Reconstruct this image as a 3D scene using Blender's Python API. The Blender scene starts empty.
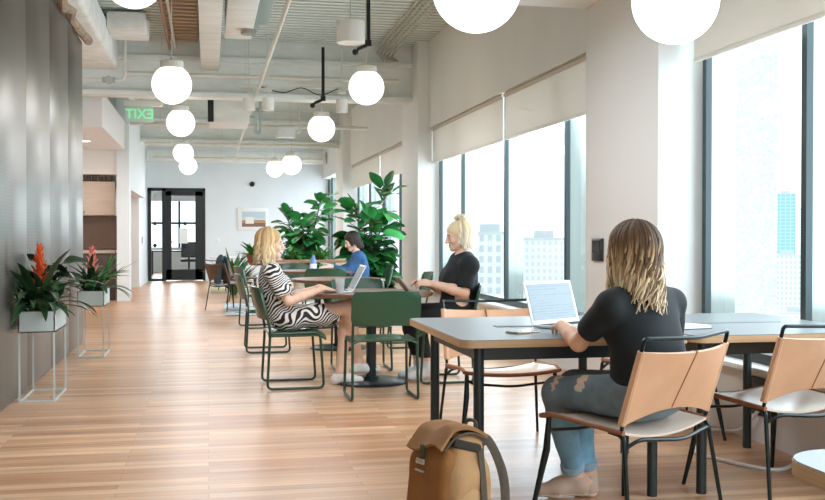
import bpy, bmesh, math, random
import numpy as np
from mathutils import Vector, Matrix
PI = math.pi
rnd = random.Random(7)
SC = bpy.context.scene
COL = SC.collection

# ------------------------------------------------------------------ materials
def lin(c):
    if isinstance(c, str):
        c = c.lstrip('#'); c = [int(c[i:i+2], 16)/255 for i in (0, 2, 4)]
    return tuple(((v/12.92) if v <= .04045 else ((v+.055)/1.055)**2.4) for v in c) + (1.0,)

MATS = {}
def mat(name, color, rough=.5, metal=0.0, vary=.0, vscale=(8, 8, 8), bump=0.0, bscale=60, emit=None, estr=0.0,
        spec=None, coat=0.0, trans=0.0, sub=0.0):
    if name in MATS: return MATS[name]
    m = bpy.data.materials.new(name); m.use_nodes = True
    nt = m.node_tree; b = nt.nodes['Principled BSDF']
    c = lin(color)
    b.inputs['Base Color'].default_value = c
    b.inputs['Roughness'].default_value = rough
    b.inputs['Metallic'].default_value = metal
    if spec is not None: b.inputs['Specular IOR Level'].default_value = spec
    if coat: b.inputs['Coat Weight'].default_value = coat
    if trans: b.inputs['Transmission Weight'].default_value = trans
    if sub:
        b.inputs['Subsurface Weight'].default_value = sub
        b.inputs['Subsurface Radius'].default_value = (.02, .008, .004)
    if emit is not None:
        b.inputs['Emission Color'].default_value = lin(emit); b.inputs['Emission Strength'].default_value = estr
    tc = nt.nodes.new('ShaderNodeTexCoord')
    if vary:
        mp = nt.nodes.new('ShaderNodeMapping'); mp.inputs['Scale'].default_value = vscale
        nz = nt.nodes.new('ShaderNodeTexNoise'); nz.inputs['Scale'].default_value = 1.0; nz.inputs['Detail'].default_value = 4
        mx = nt.nodes.new('ShaderNodeMix'); mx.data_type = 'RGBA'
        nt.links.new(tc.outputs['Object'], mp.inputs['Vector']); nt.links.new(mp.outputs[0], nz.inputs['Vector'])
        mr = nt.nodes.new('ShaderNodeMapRange'); mr.inputs[1].default_value = .3; mr.inputs[2].default_value = .7
        nt.links.new(nz.outputs['Fac'], mr.inputs[0]); nt.links.new(mr.outputs[0], mx.inputs[0])
        mx.inputs[6].default_value = tuple(max(0, v*(1-vary)) for v in c[:3]) + (1,)
        mx.inputs[7].default_value = tuple(min(1, v*(1+vary)) for v in c[:3]) + (1,)
        nt.links.new(mx.outputs[2], b.inputs['Base Color'])
    if bump:
        n2 = nt.nodes.new('ShaderNodeTexNoise'); n2.inputs['Scale'].default_value = bscale; n2.inputs['Detail'].default_value = 3
        bp = nt.nodes.new('ShaderNodeBump'); bp.inputs['Strength'].default_value = bump; bp.inputs['Distance'].default_value = .01
        nt.links.new(tc.outputs['Object'], n2.inputs['Vector']); nt.links.new(n2.outputs['Fac'], bp.inputs['Height'])
        nt.links.new(bp.outputs[0], b.inputs['Normal'])
    MATS[name] = m
    return m

def nodes_of(m): return m.node_tree.nodes, m.node_tree.links, m.node_tree.nodes['Principled BSDF']

# ------------------------------------------------------------------ objects
def setp(o, label=None, cat=None, group=None, kind=None):
    if label: o['label'] = label
    if cat: o['category'] = cat
    if group: o['group'] = group
    if kind: o['kind'] = kind
    return o

def thing(name, label, cat, loc=(0, 0, 0), rz=0.0, group=None):
    o = bpy.data.objects.new(name, None); COL.objects.link(o)
    o.empty_display_size = .1
    o.location = loc; o.rotation_euler = (0, 0, rz)
    return setp(o, label, cat, group)

class MB:
    """collects shapes that become ONE mesh object"""
    def __init__(s): s.v = []; s.f = []; s.mi = []; s.col = []
    def add(s, vs, fs, mi=0, col=None):
        n = len(s.v); s.v += [tuple(p) for p in vs]
        s.f += [tuple(n+i for i in f) for f in fs]; s.mi += [mi]*len(fs)
        s.col += [col]*len(vs)
        return s
    def box(s, c, size, R=None, bev=0.0, seg=2, mi=0):
        bm = bmesh.new(); bmesh.ops.create_cube(bm, size=1.0)
        for v in bm.verts: v.co = Vector((v.co.x*size[0], v.co.y*size[1], v.co.z*size[2]))
        if bev: bmesh.ops.bevel(bm, geom=list(bm.edges), offset=bev, segments=seg, affect='EDGES', profile=.5)
        R = R or Matrix.Identity(3); c = Vector(c)
        bm.verts.index_update()
        vs = [R @ v.co + c for v in bm.verts]; fs = [[v.index for v in f.verts] for f in bm.faces]
        bm.free(); return s.add(vs, fs, mi)
    def bb(s, lo, hi, bev=0.0, mi=0, seg=2):
        return s.box([(a+b)/2 for a, b in zip(lo, hi)], [b-a for a, b in zip(lo, hi)], None, bev, seg, mi)
    def tube(s, pts, r, n=8, mi=0, smooth=0, flat=None, cap=True, closed=False, col=None):
        pts = [Vector(p) for p in pts]
        if smooth: pts = spline(pts, smooth)
        N = len(pts)
        rs = r if isinstance(r, (list, tuple)) else [r]
        if len(rs) == 1: rs = list(rs)*N
        elif len(rs) != N:
            rs = [float(np.interp(i/(N-1), np.linspace(0, 1, len(rs)), rs)) for i in range(N)]
        vs = []; fs = []
        up = None
        for i, p in enumerate(pts):
            if closed: t = pts[(i+1) % N]-pts[i-1]
            else: t = pts[min(i+1, N-1)]-pts[max(i-1, 0)]
            t = t.normalized() if t.length > 1e-9 else Vector((0, 0, 1))
            if up is None:
                up = Vector((0, 0, 1)) if abs(t.z) < .9 else Vector((1, 0, 0))
                if flat is not None: up = Vector(flat[:3])
            a = t.cross(up); a = a.normalized() if a.length > 1e-6 else Vector((1, 0, 0))
            u = a.cross(t).normalized(); up = u
            fl = flat[3] if flat is not None else 1.0
            for k in range(n):
                an = 2*PI*k/n
                vs.append(p + a*math.cos(an)*rs[i] + u*math.sin(an)*rs[i]*fl)
        M = N if closed else N-1
        for i in range(M):
            j = (i+1) % N
            for k in range(n):
                k2 = (k+1) % n
                fs.append((i*n+k, i*n+k2, j*n+k2, j*n+k))
        if cap and not closed:
            fs.append(tuple(range(n-1, -1, -1))); fs.append(tuple((N-1)*n+k for k in range(n)))
        return s.add(vs, fs, mi, col)
    def lathe(s, prof, c=(0, 0, 0), n=32, mi=0, R=None):
        vs = []; fs = []; c = Vector(c); R = R or Matrix.Identity(3)
        for (r, z) in prof:
            for k in range(n):
                a = 2*PI*k/n; vs.append(R @ Vector((r*math.cos(a), r*math.sin(a), z))+c)
        for i in range(len(prof)-1):
            for k in range(n):
                k2 = (k+1) % n; fs.append((i*n+k, i*n+k2, (i+1)*n+k2, (i+1)*n+k))
        fs.append(tuple(range(n-1, -1, -1))); fs.append(tuple((len(prof)-1)*n+k for k in range(n)))
        return s.add(vs, fs, mi)
    def cyl(s, a, b, r, n=16, mi=0): return s.tube([a, b], r, n, mi)
    def ball(s, c, r, n=24, m=14, mi=0, sq=(1, 1, 1)):
        prof = [(max(1e-4, r*math.sin(PI*i/m)), -r*math.cos(PI*i/m)) for i in range(m+1)]
        R = Matrix(((sq[0], 0, 0), (0, sq[1], 0), (0, 0, sq[2])))
        return s.lathe(prof, c, n, mi, R)
    def grid(s, fn, nu, nv, mi=0, thick=0.0):
        P = [[Vector(fn(i/nu, j/nv)) for j in range(nv+1)] for i in range(nu+1)]
        vs = [p for row in P for p in row]; W = nv+1
        fs = [(i*W+j, (i+1)*W+j, (i+1)*W+j+1, i*W+j+1) for i in range(nu) for j in range(nv)]
        if not thick: return s.add(vs, fs, mi)
        nr = []
        for i in range(nu+1):
            for j in range(nv+1):
                du = P[min(i+1, nu)][j]-P[max(i-1, 0)][j]; dv = P[i][min(j+1, nv)]-P[i][max(j-1, 0)]
                k = du.cross(dv); nr.append(k.normalized() if k.length > 1e-9 else Vector((0, 0, 1)))
        n0 = len(vs); vs2 = vs+[p-n_*thick for p, n_ in zip(vs, nr)]
        f2 = fs+[tuple(n0+i for i in reversed(f)) for f in fs]
        bd = [i*W for i in range(nu+1)] + [nu*W+j for j in range(1, nv+1)] + [i*W+nv for i in range(nu-1, -1, -1)] + [j for j in range(nv-1, 0, -1)]
        for q in range(len(bd)):
            a, b = bd[q], bd[(q+1) % len(bd)]; f2.append((b, a, n0+a, n0+b))
        return s.add(vs2, f2, mi)

def spline(pts, k=6):
    P = [Vector(p) for p in pts]
    if len(P) < 3: return P
    out = []
    for i in range(len(P)-1):
        p0 = P[i-1] if i else P[0]*2-P[1]; p1 = P[i]; p2 = P[i+1]; p3 = P[i+2] if i+2 < len(P) else P[-1]*2-P[-2]
        for q in range(k):
            t = q/k
            out.append(.5*((2*p1)+(p2-p0)*t+(2*p0-5*p1+4*p2-p3)*t*t+(3*p1-p0-3*p2+p3)*t**3))
    out.append(P[-1]); return out

def rounded(pts, r, k=5):
    """polyline with its inner corners rounded by radius r"""
    P = [Vector(p) for p in pts]; out = [P[0]]
    for i in range(1, len(P)-1):
        a = (P[i-1]-P[i]); b = (P[i+1]-P[i]); d = min(r, a.length*.48, b.length*.48)
        A = P[i]+a.normalized()*d; B = P[i]+b.normalized()*d
        for q in range(k+1):
            t = q/k; out.append(A*(1-t)**2+P[i]*2*t*(1-t)+B*t*t)
    out.append(P[-1]); return out

def obj(name, mb, m, parent=None, sharp=40, smooth=True):
    me = bpy.data.meshes.new(name)
    me.from_pydata([tuple(p) for p in mb.v], [], mb.f)
    ms = m if isinstance(m, (list, tuple)) else [m]
    for x in ms: me.materials.append(x)
    if len(ms) > 1: me.polygons.foreach_set('material_index', mb.mi)
    if any(c is not None for c in mb.col):
        at = me.color_attributes.new('Col', 'FLOAT_COLOR', 'POINT')
        at.data.foreach_set('color', np.array([c if c is not None else (1, 1, 1, 1) for c in mb.col], dtype=np.float32).ravel())
    me.validate(); me.update()
    if smooth:
        me.polygons.foreach_set('use_smooth', [True]*len(me.polygons)); me.set_sharp_from_angle(angle=math.radians(sharp))
    o = bpy.data.objects.new(name, me); COL.objects.link(o)
    if parent: o.parent = parent
    return o

def struct(name, mb, m, parent=None, **k):
    o = obj(name, mb, m, parent, **k)
    if not parent: o['kind'] = 'structure'
    return o

def solo(name, mb, m, label, cat, group=None, loc=None, rz=0, **k):
    o = obj(name, mb, m, None, **k); setp(o, label, cat, group)
    if loc: o.location = loc
    o.rotation_euler = (0, 0, rz)
    return o

def dup(root, loc, rz=0.0, label=None, group=None):
    r = root.copy(); COL.objects.link(r); r.location = loc; r.rotation_euler = (0, 0, rz)
    if label: r['label'] = label
    if group: r['group'] = group
    for ch in list(root.children):
        c = ch.copy(); COL.objects.link(c); c.parent = r
        for g in list(ch.children):
            d = g.copy(); COL.objects.link(d); d.parent = c
    return r

# ------------------------------------------------------------------ smooth solids (for bodies, clothes, soft goods)
def frame(fwd, up=(0, 0, 1)):
    f = np.array(fwd, float); f /= np.linalg.norm(f); u = np.array(up, float)
    r = np.cross(f, u); r /= np.linalg.norm(r); u = np.cross(r, f)
    return np.stack([r, f, u], 1)            # columns: right, forward, up

class Solid:
    def __init__(s, lo, hi, h):
        s.lo = np.array(lo, float); s.h = h
        n = np.ceil((np.array(hi)-s.lo)/h).astype(int)+1; s.n = n
        s.F = np.full(n, .5, np.float32)
    def _win(s, lo, hi, m):
        a = np.maximum(np.floor((np.array(lo)-m-s.lo)/s.h).astype(int), 0)
        b = np.minimum(np.ceil((np.array(hi)+m-s.lo)/s.h).astype(int)+1, s.n)
        if np.any(b <= a): return None
        sl = tuple(slice(a[i], b[i]) for i in range(3))
        ax = [s.lo[i]+s.h*np.arange(a[i], b[i]) for i in range(3)]
        X, Y, Z = np.meshgrid(*ax, indexing='ij'); return sl, X, Y, Z
    def _put(s, sl, d, k, sub):
        A = s.F[sl]; d = d.astype(np.float32)
        if sub:
            d = -d
            if k: hh = np.maximum(k-np.abs(A-d), 0)/k; s.F[sl] = np.maximum(A, d)+hh*hh*k*.25
            else: s.F[sl] = np.maximum(A, d)
        else:
            if k: hh = np.maximum(k-np.abs(A-d), 0)/k; s.F[sl] = np.minimum(A, d)-hh*hh*k*.25
            else: s.F[sl] = np.minimum(A, d)
    def cap(s, a, b, ra, rb=None, k=.02, sub=False):
        rb = ra if rb is None else rb
        a = np.array(a, float); b = np.array(b, float); R = max(ra, rb)
        w = s._win(np.minimum(a, b)-R, np.maximum(a, b)+R, k+.02)
        if w is None: return s
        sl, X, Y, Z = w; ab = b-a; L2 = max(ab@ab, 1e-9)
        t = np.clip(((X-a[0])*ab[0]+(Y-a[1])*ab[1]+(Z-a[2])*ab[2])/L2, 0, 1)
        d = np.sqrt((X-a[0]-t*ab[0])**2+(Y-a[1]-t*ab[1])**2+(Z-a[2]-t*ab[2])**2)-(ra+(rb-ra)*t)
        s._put(sl, d, k, sub); return s
    def ell(s, c, r, R=None, k=.02, sub=False):
        c = np.array(c, float); r = np.array(r, float); m = r.max()
        R = np.eye(3) if R is None else np.array(R)
        w = s._win(c-m, c+m, k+.02)
        if w is None: return s
        sl, X, Y, Z = w; q = np.stack([X-c[0], Y-c[1], Z-c[2]], -1)@R
        k0 = np.sqrt(((q/r)**2).sum(-1)); k1 = np.sqrt(((q/r**2)**2).sum(-1))+1e-9
        s._put(sl, k0*(k0-1)/k1, k, sub); return s
    def box(s, c, hf, R=None, rd=.01, k=.01, sub=False):
        c = np.array(c, float); hf = np.array(hf, float); m = np.linalg.norm(hf)
        R = np.eye(3) if R is None else np.array(R)
        w = s._win(c-m, c+m, k+.02)
        if w is None: return s
        sl, X, Y, Z = w; q = np.abs(np.stack([X-c[0], Y-c[1], Z-c[2]], -1)@R)-(hf-rd)
        d = np.sqrt((np.maximum(q, 0)**2).sum(-1))+np.minimum(q.max(-1), 0)-rd
        s._put(sl, d, k, sub); return s
    def cut(s, p, n):
        """keep the side of the plane the normal points away from"""
        ax = [s.lo[i]+s.h*np.arange(s.n[i]) for i in range(3)]
        X, Y, Z = np.meshgrid(*ax, indexing='ij'); n = np.array(n, float); n /= np.linalg.norm(n)
        s.F = np.maximum(s.F, ((X-p[0])*n[0]+(Y-p[1])*n[1]+(Z-p[2])*n[2]).astype(np.float32)); return s
    def wrinkle(s, amp, freq, seed=0, stretch=(1, 1, 1)):
        ax = [s.lo[i]+s.h*np.arange(s.n[i]) for i in range(3)]
        X, Y, Z = np.meshgrid(*ax, indexing='ij'); rs = np.random.RandomState(seed); W = 0
        for i in range(5):
            v = rs.normal(size=3)*np.array(stretch); v *= freq*(.6+.25*i)/np.linalg.norm(v); W = W+np.sin(X*v[0]+Y*v[1]+Z*v[2]+rs.rand()*6)
        s.F = (s.F+amp*W/3).astype(np.float32); return s
    def mesh(s):
        F = np.pad(s.F, 1, constant_values=.5); h = s.h; lo = s.lo-h
        S = F < 0; n = np.array(F.shape)
        cs = [(i, j, k) for i in (0, 1) for j in (0, 1) for k in (0, 1)]
        cnt = sum(S[i:n[0]-1+i, j:n[1]-1+j, k:n[2]-1+k].astype(np.int8) for i, j, k in cs)
        idx = np.argwhere((cnt > 0) & (cnt < 8))
        V = np.stack([F[idx[:, 0]+i, idx[:, 1]+j, idx[:, 2]+k] for i, j, k in cs], 1)
        acc = np.zeros((len(idx), 3)); num = np.zeros(len(idx)); C = np.array(cs, float)
        for a in range(8):
            for b in range(a+1, 8):
                if np.abs(C[a]-C[b]).sum() != 1: continue
                va, vb = V[:, a], V[:, b]; m = (va < 0) != (vb < 0)
                t = np.where(m, va/np.where(m, va-vb, 1), 0)
                acc += np.where(m[:, None], C[a]+(C[b]-C[a])*t[:, None], 0); num += m
        P = lo+h*(idx+acc/num[:, None])
        ID = np.full(n-1, -1, int); ID[tuple(idx.T)] = np.arange(len(idx))
        Q = []
        for ax in range(3):
            sh = [slice(None)]*3; sh2 = [slice(None)]*3; sh[ax] = slice(0, -1); sh2[ax] = slice(1, None)
            d = S[tuple(sh)] != S[tuple(sh2)]; e = np.argwhere(d)
            o1, o2 = [(1, 2), (2, 0), (0, 1)][ax]
            e = e[(e[:, o1] > 0) & (e[:, o2] > 0)]
            e = e[(e[:, o1] < n[o1]-1) & (e[:, o2] < n[o2]-1)]
            def cid(u, v):
                q = e.copy(); q[:, o1] -= u; q[:, o2] -= v; return ID[tuple(q.T)]
            quad = np.stack([cid(1, 1), cid(0, 1), cid(0, 0), cid(1, 0)], 1)
            ins = S[tuple(e.T)]
            quad[~ins] = quad[~ins][:, ::-1]
            Q.append(quad)
        Q = np.concatenate(Q); Q = Q[(Q >= 0).all(1)]
        return P, Q

def solid_obj(name, S, mats, parent=None, pick=None, offset=(0, 0, 0)):
    P, Q = S.mesh(); P = P-np.array(offset)
    me = bpy.data.meshes.new(name)
    me.vertices.add(len(P)); me.vertices.foreach_set('co', P.astype(np.float32).ravel())
    me.loops.add(Q.size); me.loops.foreach_set('vertex_index', Q.astype(np.int32).ravel())
    me.polygons.add(len(Q)); me.polygons.foreach_set('loop_start', (np.arange(len(Q))*4).astype(np.int32))
    try: me.polygons.foreach_set('loop_total', np.full(len(Q), 4, np.int32))
    except Exception: pass
    ms = mats if isinstance(mats, (list, tuple)) else [mats]
    for m in ms: me.materials.append(m)
    me.update(calc_edges=True); me.validate()
    if pick is not None and len(ms) > 1:
        c = P[Q].mean(1); me.polygons.foreach_set('material_index', pick(c).astype(np.int32))
    me.polygons.foreach_set('use_smooth', np.ones(len(me.polygons), bool))
    o = bpy.data.objects.new(name, me); COL.objects.link(o)
    if parent: o.parent = parent
    return o
# ------------------------------------------------------------------ shared materials
PAINT = mat('wall_paint', '#e4ebee', .6, vary=.03, vscale=(1, 1, 1))
PAINTW = mat('warm_paint', '#e7e7e3', .6, vary=.03, vscale=(1, 1, 1))
DECK = mat('deck_paint', '#dce7e2', .55, vary=.07, vscale=(2, .6, 2))
BEAMM = mat('beam_paint', '#e4e8e3', .6, vary=.08, vscale=(3, 8, 8), bump=.3, bscale=18)
DUCT = mat('sprayed_duct', '#e6e7e2', .8, vary=.1, vscale=(5, 5, 5), bump=.8, bscale=25)
FOAM = mat('foam_edge', '#a08d78', .9, vary=.35, vscale=(12, 12, 12), bump=1, bscale=30)
GALV = mat('conduit_paint', '#d8d6cb', .4, vary=.05)
BLACK = mat('black_metal', '#16191a', .4, metal=.3)
FRAMEM = mat('window_metal', '#2e3a3c', .35, metal=.5)
FIN = mat('fin_metal', '#8d9590', .14, metal=.5)
GREEN = mat('green_paint', '#1f4a33', .32, coat=.3)
GREENROD = mat('green_rod', '#1d3d2c', .35)
WOODD = mat('table_wood', '#6d4a33', .35, vary=.2, vscale=(3, 40, 3))
PALEWOOD = mat('pale_wood', '#d6c3b3', .45, vary=.08, vscale=(2, 2, 30))
NICHE = mat('brown_panel', '#6f5546', .5, vary=.1, vscale=(30, 30, 2))
DARKCAB = mat('dark_cabinet', '#4a3c36', .5)
WHITE = mat('white_plastic', '#f2f2f0', .35)

def floor_mat():
    m = mat('oak_boards', '#d8b38c', .3); N, L, b = nodes_of(m)
    tc = N.new('ShaderNodeTexCoord')
    br = N.new('ShaderNodeTexBrick'); br.offset = .37; br.offset_frequency = 2
    br.inputs['Scale'].default_value = 1.0; br.inputs['Brick Width'].default_value = 1.15; br.inputs['Row Height'].default_value = .083
    br.inputs['Mortar Size'].default_value = .0012; br.inputs['Mortar Smooth'].default_value = .1; br.inputs['Bias'].default_value = 0.0
    br.inputs['Color1'].default_value = lin('#dcb086'); br.inputs['Color2'].default_value = lin('#b9835a'); br.inputs['Mortar'].default_value = lin('#8f6846')
    L.new(tc.outputs['Object'], br.inputs['Vector'])
    def noise(sc, det=4):
        mp = N.new('ShaderNodeMapping'); mp.inputs['Scale'].default_value = sc
        nz = N.new('ShaderNodeTexNoise'); nz.inputs['Scale'].default_value = 1; nz.inputs['Detail'].default_value = det
        L.new(tc.outputs['Object'], mp.inputs[0]); L.new(mp.outputs[0], nz.inputs['Vector']); return nz
    g = noise((1.6, 34, 1), 5); g2 = noise((.7, 12, 1), 2)
    def mul(a_out, fac_out, lo, hi, t0=.3, t1=.7):
        r = N.new('ShaderNodeMapRange'); r.inputs[1].default_value = t0; r.inputs[2].default_value = t1; r.inputs[3].default_value = lo; r.inputs[4].default_value = hi
        L.new(fac_out, r.inputs[0])
        v = N.new('ShaderNodeVectorMath'); v.operation = 'MULTIPLY'; L.new(a_out, v.inputs[0]); L.new(r.outputs[0], v.inputs[1]); return v.outputs[0]
    c = mul(br.outputs['Color'], g.outputs['Fac'], .74, 1.10)
    c = mul(c, g2.outputs['Fac'], .80, 1.12)
    L.new(c, b.inputs['Base Color'])
    r2 = N.new('ShaderNodeMapRange'); r2.inputs[3].default_value = .24; r2.inputs[4].default_value = .40
    L.new(g.outputs['Fac'], r2.inputs[0]); L.new(r2.outputs[0], b.inputs['Roughness'])
    bp = N.new('ShaderNodeBump'); bp.inputs['Strength'].default_value = .12; bp.inputs['Distance'].default_value = .004
    L.new(g.outputs['Fac'], bp.inputs['Height']); L.new(bp.outputs[0], b.inputs['Normal'])
    return m

def panel_mat():
    """perforated sheet metal: a staggered grid of small dark holes, vertical sheets"""
    m = mat('perforated_metal', '#8b9190', .36, metal=.75); N, L, b = nodes_of(m)
    tc = N.new('ShaderNodeTexCoord'); mp = N.new('ShaderNodeMapping'); mp.inputs['Scale'].default_value = (40, 40, 40)
    L.new(tc.outputs['Object'], mp.inputs[0])
    sp = N.new('ShaderNodeSeparateXYZ'); L.new(mp.outputs[0], sp.inputs[0])
    def mth(op, a, bb=None, v=None):
        n = N.new('ShaderNodeMath'); n.operation = op
        L.new(a, n.inputs[0])
        if bb is not None: L.new(bb, n.inputs[1])
        if v is not None: n.inputs[1].default_value = v
        return n.outputs[0]
    p = mth('ADD', sp.outputs[1], sp.outputs[2]); q = mth('SUBTRACT', sp.outputs[1], sp.outputs[2])
    sa = mth('SINE', mth('MULTIPLY', p, v=PI)); sb = mth('SINE', mth('MULTIPLY', q, v=PI))
    d = mth('MULTIPLY', sa, sb); hole = mth('GREATER_THAN', d, v=.35)
    mp2 = N.new('ShaderNodeMapping'); mp2.inputs['Scale'].default_value = (1, 9, .35); L.new(tc.outputs['Object'], mp2.inputs[0])
    nz = N.new('ShaderNodeTexNoise'); nz.inputs['Scale'].default_value = 1; nz.inputs['Detail'].default_value = 3; L.new(mp2.outputs[0], nz.inputs['Vector'])
    mx = N.new('ShaderNodeMix'); mx.data_type = 'RGBA'; L.new(nz.outputs['Fac'], mx.inputs[0])
    mx.inputs[6].default_value = lin('#625e55'); mx.inputs[7].default_value = lin('#86847c')
    m2 = N.new('ShaderNodeMix'); m2.data_type = 'RGBA'; L.new(mth('MULTIPLY', hole, v=.22), m2.inputs[0]); L.new(mx.outputs[2], m2.inputs[6])
    m2.inputs[7].default_value = lin('#2c2f2e'); L.new(m2.outputs[2], b.inputs['Base Color'])
    r = N.new('ShaderNodeMapRange'); r.inputs[3].default_value = .30; r.inputs[4].default_value = .42; L.new(nz.outputs['Fac'], r.inputs[0]); L.new(r.outputs[0], b.inputs['Roughness'])
    return m

def glass_mat(name='window_glass', tint='#f4fbfa', refl=.022):
    m = bpy.data.materials.new(name); m.use_nodes = True; nt = m.node_tree; nt.nodes.clear()
    o = nt.nodes.new('ShaderNodeOutputMaterial'); t = nt.nodes.new('ShaderNodeBsdfTransparent'); g = nt.nodes.new('ShaderNodeBsdfGlossy')
    t.inputs[0].default_value = lin(tint); g.inputs['Roughness'].default_value = .02
    lw0 = nt.nodes.new('ShaderNodeLayerWeight'); lw0.inputs['Blend'].default_value = .5
    pw = nt.nodes.new('ShaderNodeMath'); pw.operation = 'POWER'; pw.inputs[1].default_value = 5
    lw = nt.nodes.new('ShaderNodeMapRange'); lw.inputs[3].default_value = refl; lw.inputs[4].default_value = .75
    nt.links.new(lw0.outputs['Facing'], pw.inputs[0]); nt.links.new(pw.outputs[0], lw.inputs[0])
    mx = nt.nodes.new('ShaderNodeMixShader')
    nt.links.new(lw.outputs[0], mx.inputs[0]); nt.links.new(t.outputs[0], mx.inputs[1]); nt.links.new(g.outputs[0], mx.inputs[2]); nt.links.new(mx.outputs[0], o.inputs[0])
    return m
GLASS = glass_mat()

# ------------------------------------------------------------------ shell
XP, XF, XC, XG = -1.37, -1.555, 2.87, 3.20       # metal wall, far partition, column face, glass
YB, DZ = 27.4, 3.9
struct('floor', MB().bb((-5.2, -4, -.12), (3.3, 36, 0)), floor_mat())
mb = MB(); y = -4.0                             # corrugated deck, ribs across the room
mb.bb((-5.2, -4, DZ+.058), (3.4, 36, DZ+.15), mi=1)
while y < 27.4:
    mb.add([(-5.2, y, DZ+.06), (3.4, y, DZ+.06), (3.4, y+.02, DZ), (-5.2, y+.02, DZ), (-5.2, y+.095, DZ), (3.4, y+.095, DZ), (3.4, y+.115, DZ+.06), (-5.2, y+.115, DZ+.06)],
           [(0, 1, 2, 3), (3, 2, 5, 4), (4, 5, 6, 7)]); mb.mi[-3] = mb.mi[-1] = 1; y += .16
struct('ceiling', mb, [DECK, mat('groove_shade', '#b9c4bf', .6)], smooth=False)  # groove faces darkened in colour for the shade between the ribs
pm = panel_mat()
mb = MB()
for i in range(11):                             # sheets of perforated metal, fine joints between
    y0 = -1.3+i*1.2; mb.bb((XP-.1, y0+.002, .02), (XP, min(y0+1.197, 11.9), 3.35), .004)
mb.bb((XP-.2, -1.3, 0), (XP-.012, 11.9, 3.36))
struct('wall_left', mb, pm)
mb = MB(); pts = []                             # ragged foam along the wall top
y = -1.0
rf = random.Random(3)
while y < 12.0:
    pts.append((XP+.025+rf.uniform(-.03, .05), y, 3.40+rf.uniform(-.03, .03))); y += .35
mb.tube(pts, [.05], 8)
struct('trim_1', mb, FOAM)
# alcove with the kitchen niche behind the metal wall
struct('wall_alcove', MB().bb((-4.2, 11.0, 0), (-4.05, 19.3, 3.9)), PAINTW)
mb = MB()
mb.bb((-4.05, 19.2, 2.30), (-1.62, 19.35, 3.9)).bb((-4.05, 19.2, 0), (-2.32, 19.35, 2.3)).bb((-2.32, 19.75, 0), (-1.66, 19.85, 2.3)).bb((-2.4, 19.35, 0), (-2.32, 19.85, 2.3))
mb.bb((-2.32, 19.35, 2.3), (-1.62, 19.85, 2.36))
struct('wall_kitchen', mb, PAINTW)
struct('ceiling_alcove', MB().bb((-4.05, 15.1, 2.74), (-1.47, 19.2, 3.25), .004), mat('soffit_paint', '#e6e0dc', .6))
mb = MB()
mb.bb((-1.62, 19.15, 0), (-1.40, 19.6, 3.9)).bb((-1.75, 24.2, 0), (XF, YB, 3.9)).bb((-1.62, 19.6, 2.05), (-1.42, 24.2, 3.9))
struct('wall_left_far', mb, PAINT)
mb = MB().bb((-2.9, 19.9, 0), (-2.8, 24.9, 3.0)).bb((-2.8, 24.6, 0), (-1.76, 24.8, 3.0)).bb((-2.8, 19.9, 2.4), (-1.63, 24.6, 2.5))
struct('wall_passage', mb, mat('pink_beige', '#e2c3ae', .6))
DX0, DX1, DH = -1.54, -.07, 2.43
mb = MB()
mb.bb((-1.6, YB, 0), (DX0, YB+.15, 3.9)).bb((DX1, YB, 0), (3.3, YB+.15, 3.9)).bb((DX0, YB, DH), (DX1, YB+.15, 3.9))
struct('wall_back', mb, mat('cool_paint', '#e6ecef', .6, vary=.03, vscale=(1, 1, 1)))
struct('baseboard_back', MB().bb((.0, YB-.015, 0), (2.9, YB, .1)), PAINT)
struct('baseboard_left', MB().bb((XF, 24.2, 0), (XF+.012, YB, .1)), PAINT)
# window wall
mb = MB()
mb.bb((3.12, -3.5, 0), (3.35, YB, .42))
mb.bb((3.03, -3.5, 2.70), (3.4, YB, 3.9))
struct('wall_right', mb, PAINTW)
struct('trim_2', MB().bb((3.02, -3.5, .42), (3.35, YB, .45), .004), mat('sill_paint', '#d9dad6', .4))
for i, (a, b) in enumerate(((6.2, 7.5), (13.95, 15.15), (22.0, 23.3), (-1.4, -.15))):
    mb = MB().bb((XC, a, 0), (3.4, b, 3.9), .006)
    struct('trim_%d' % (3+i), mb, PAINTW)
def window(n, y0, y1, mull):
    w = MB()
    w.bb((XG-.05, y0, .45), (XG+.08, y1, .51)).bb((XG-.05, y0, 2.76), (XG+.08, y1, 2.84))
    fr = struct('window_%d' % n, w, FRAMEM)
    m1 = MB(); m2 = MB()
    for y in mull:
        m1.bb((XG-.04, y-.025, .5), (XG+.0, y+.025, 2.8)); m2.bb((XG, y-.022, .5), (XG+.17, y+.022, 2.8))
    obj('window_frame', m1, FRAMEM, fr); obj('mullion_fin', m2, FIN, fr)
    obj('pane', MB().add([(XG+.03, y0, .48), (XG+.03, y1, .48), (XG+.03, y1, 2.8), (XG+.03, y0, 2.8)], [(0, 1, 2, 3)]), GLASS, fr)
    return fr
window(1, 15.15, 22.0, (15.3, 16.9, 18.5, 20.2, 21.8))
window(2, 7.55, 13.95, (7.62, 8.76, 10.68, 12.6, 13.85))
window(3, -.15, 6.2, (1.1, 3.0, 5.0, 6.13))
window(4, 23.3, 27.4, (23.4, 25.0, 26.6, 27.3))
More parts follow.
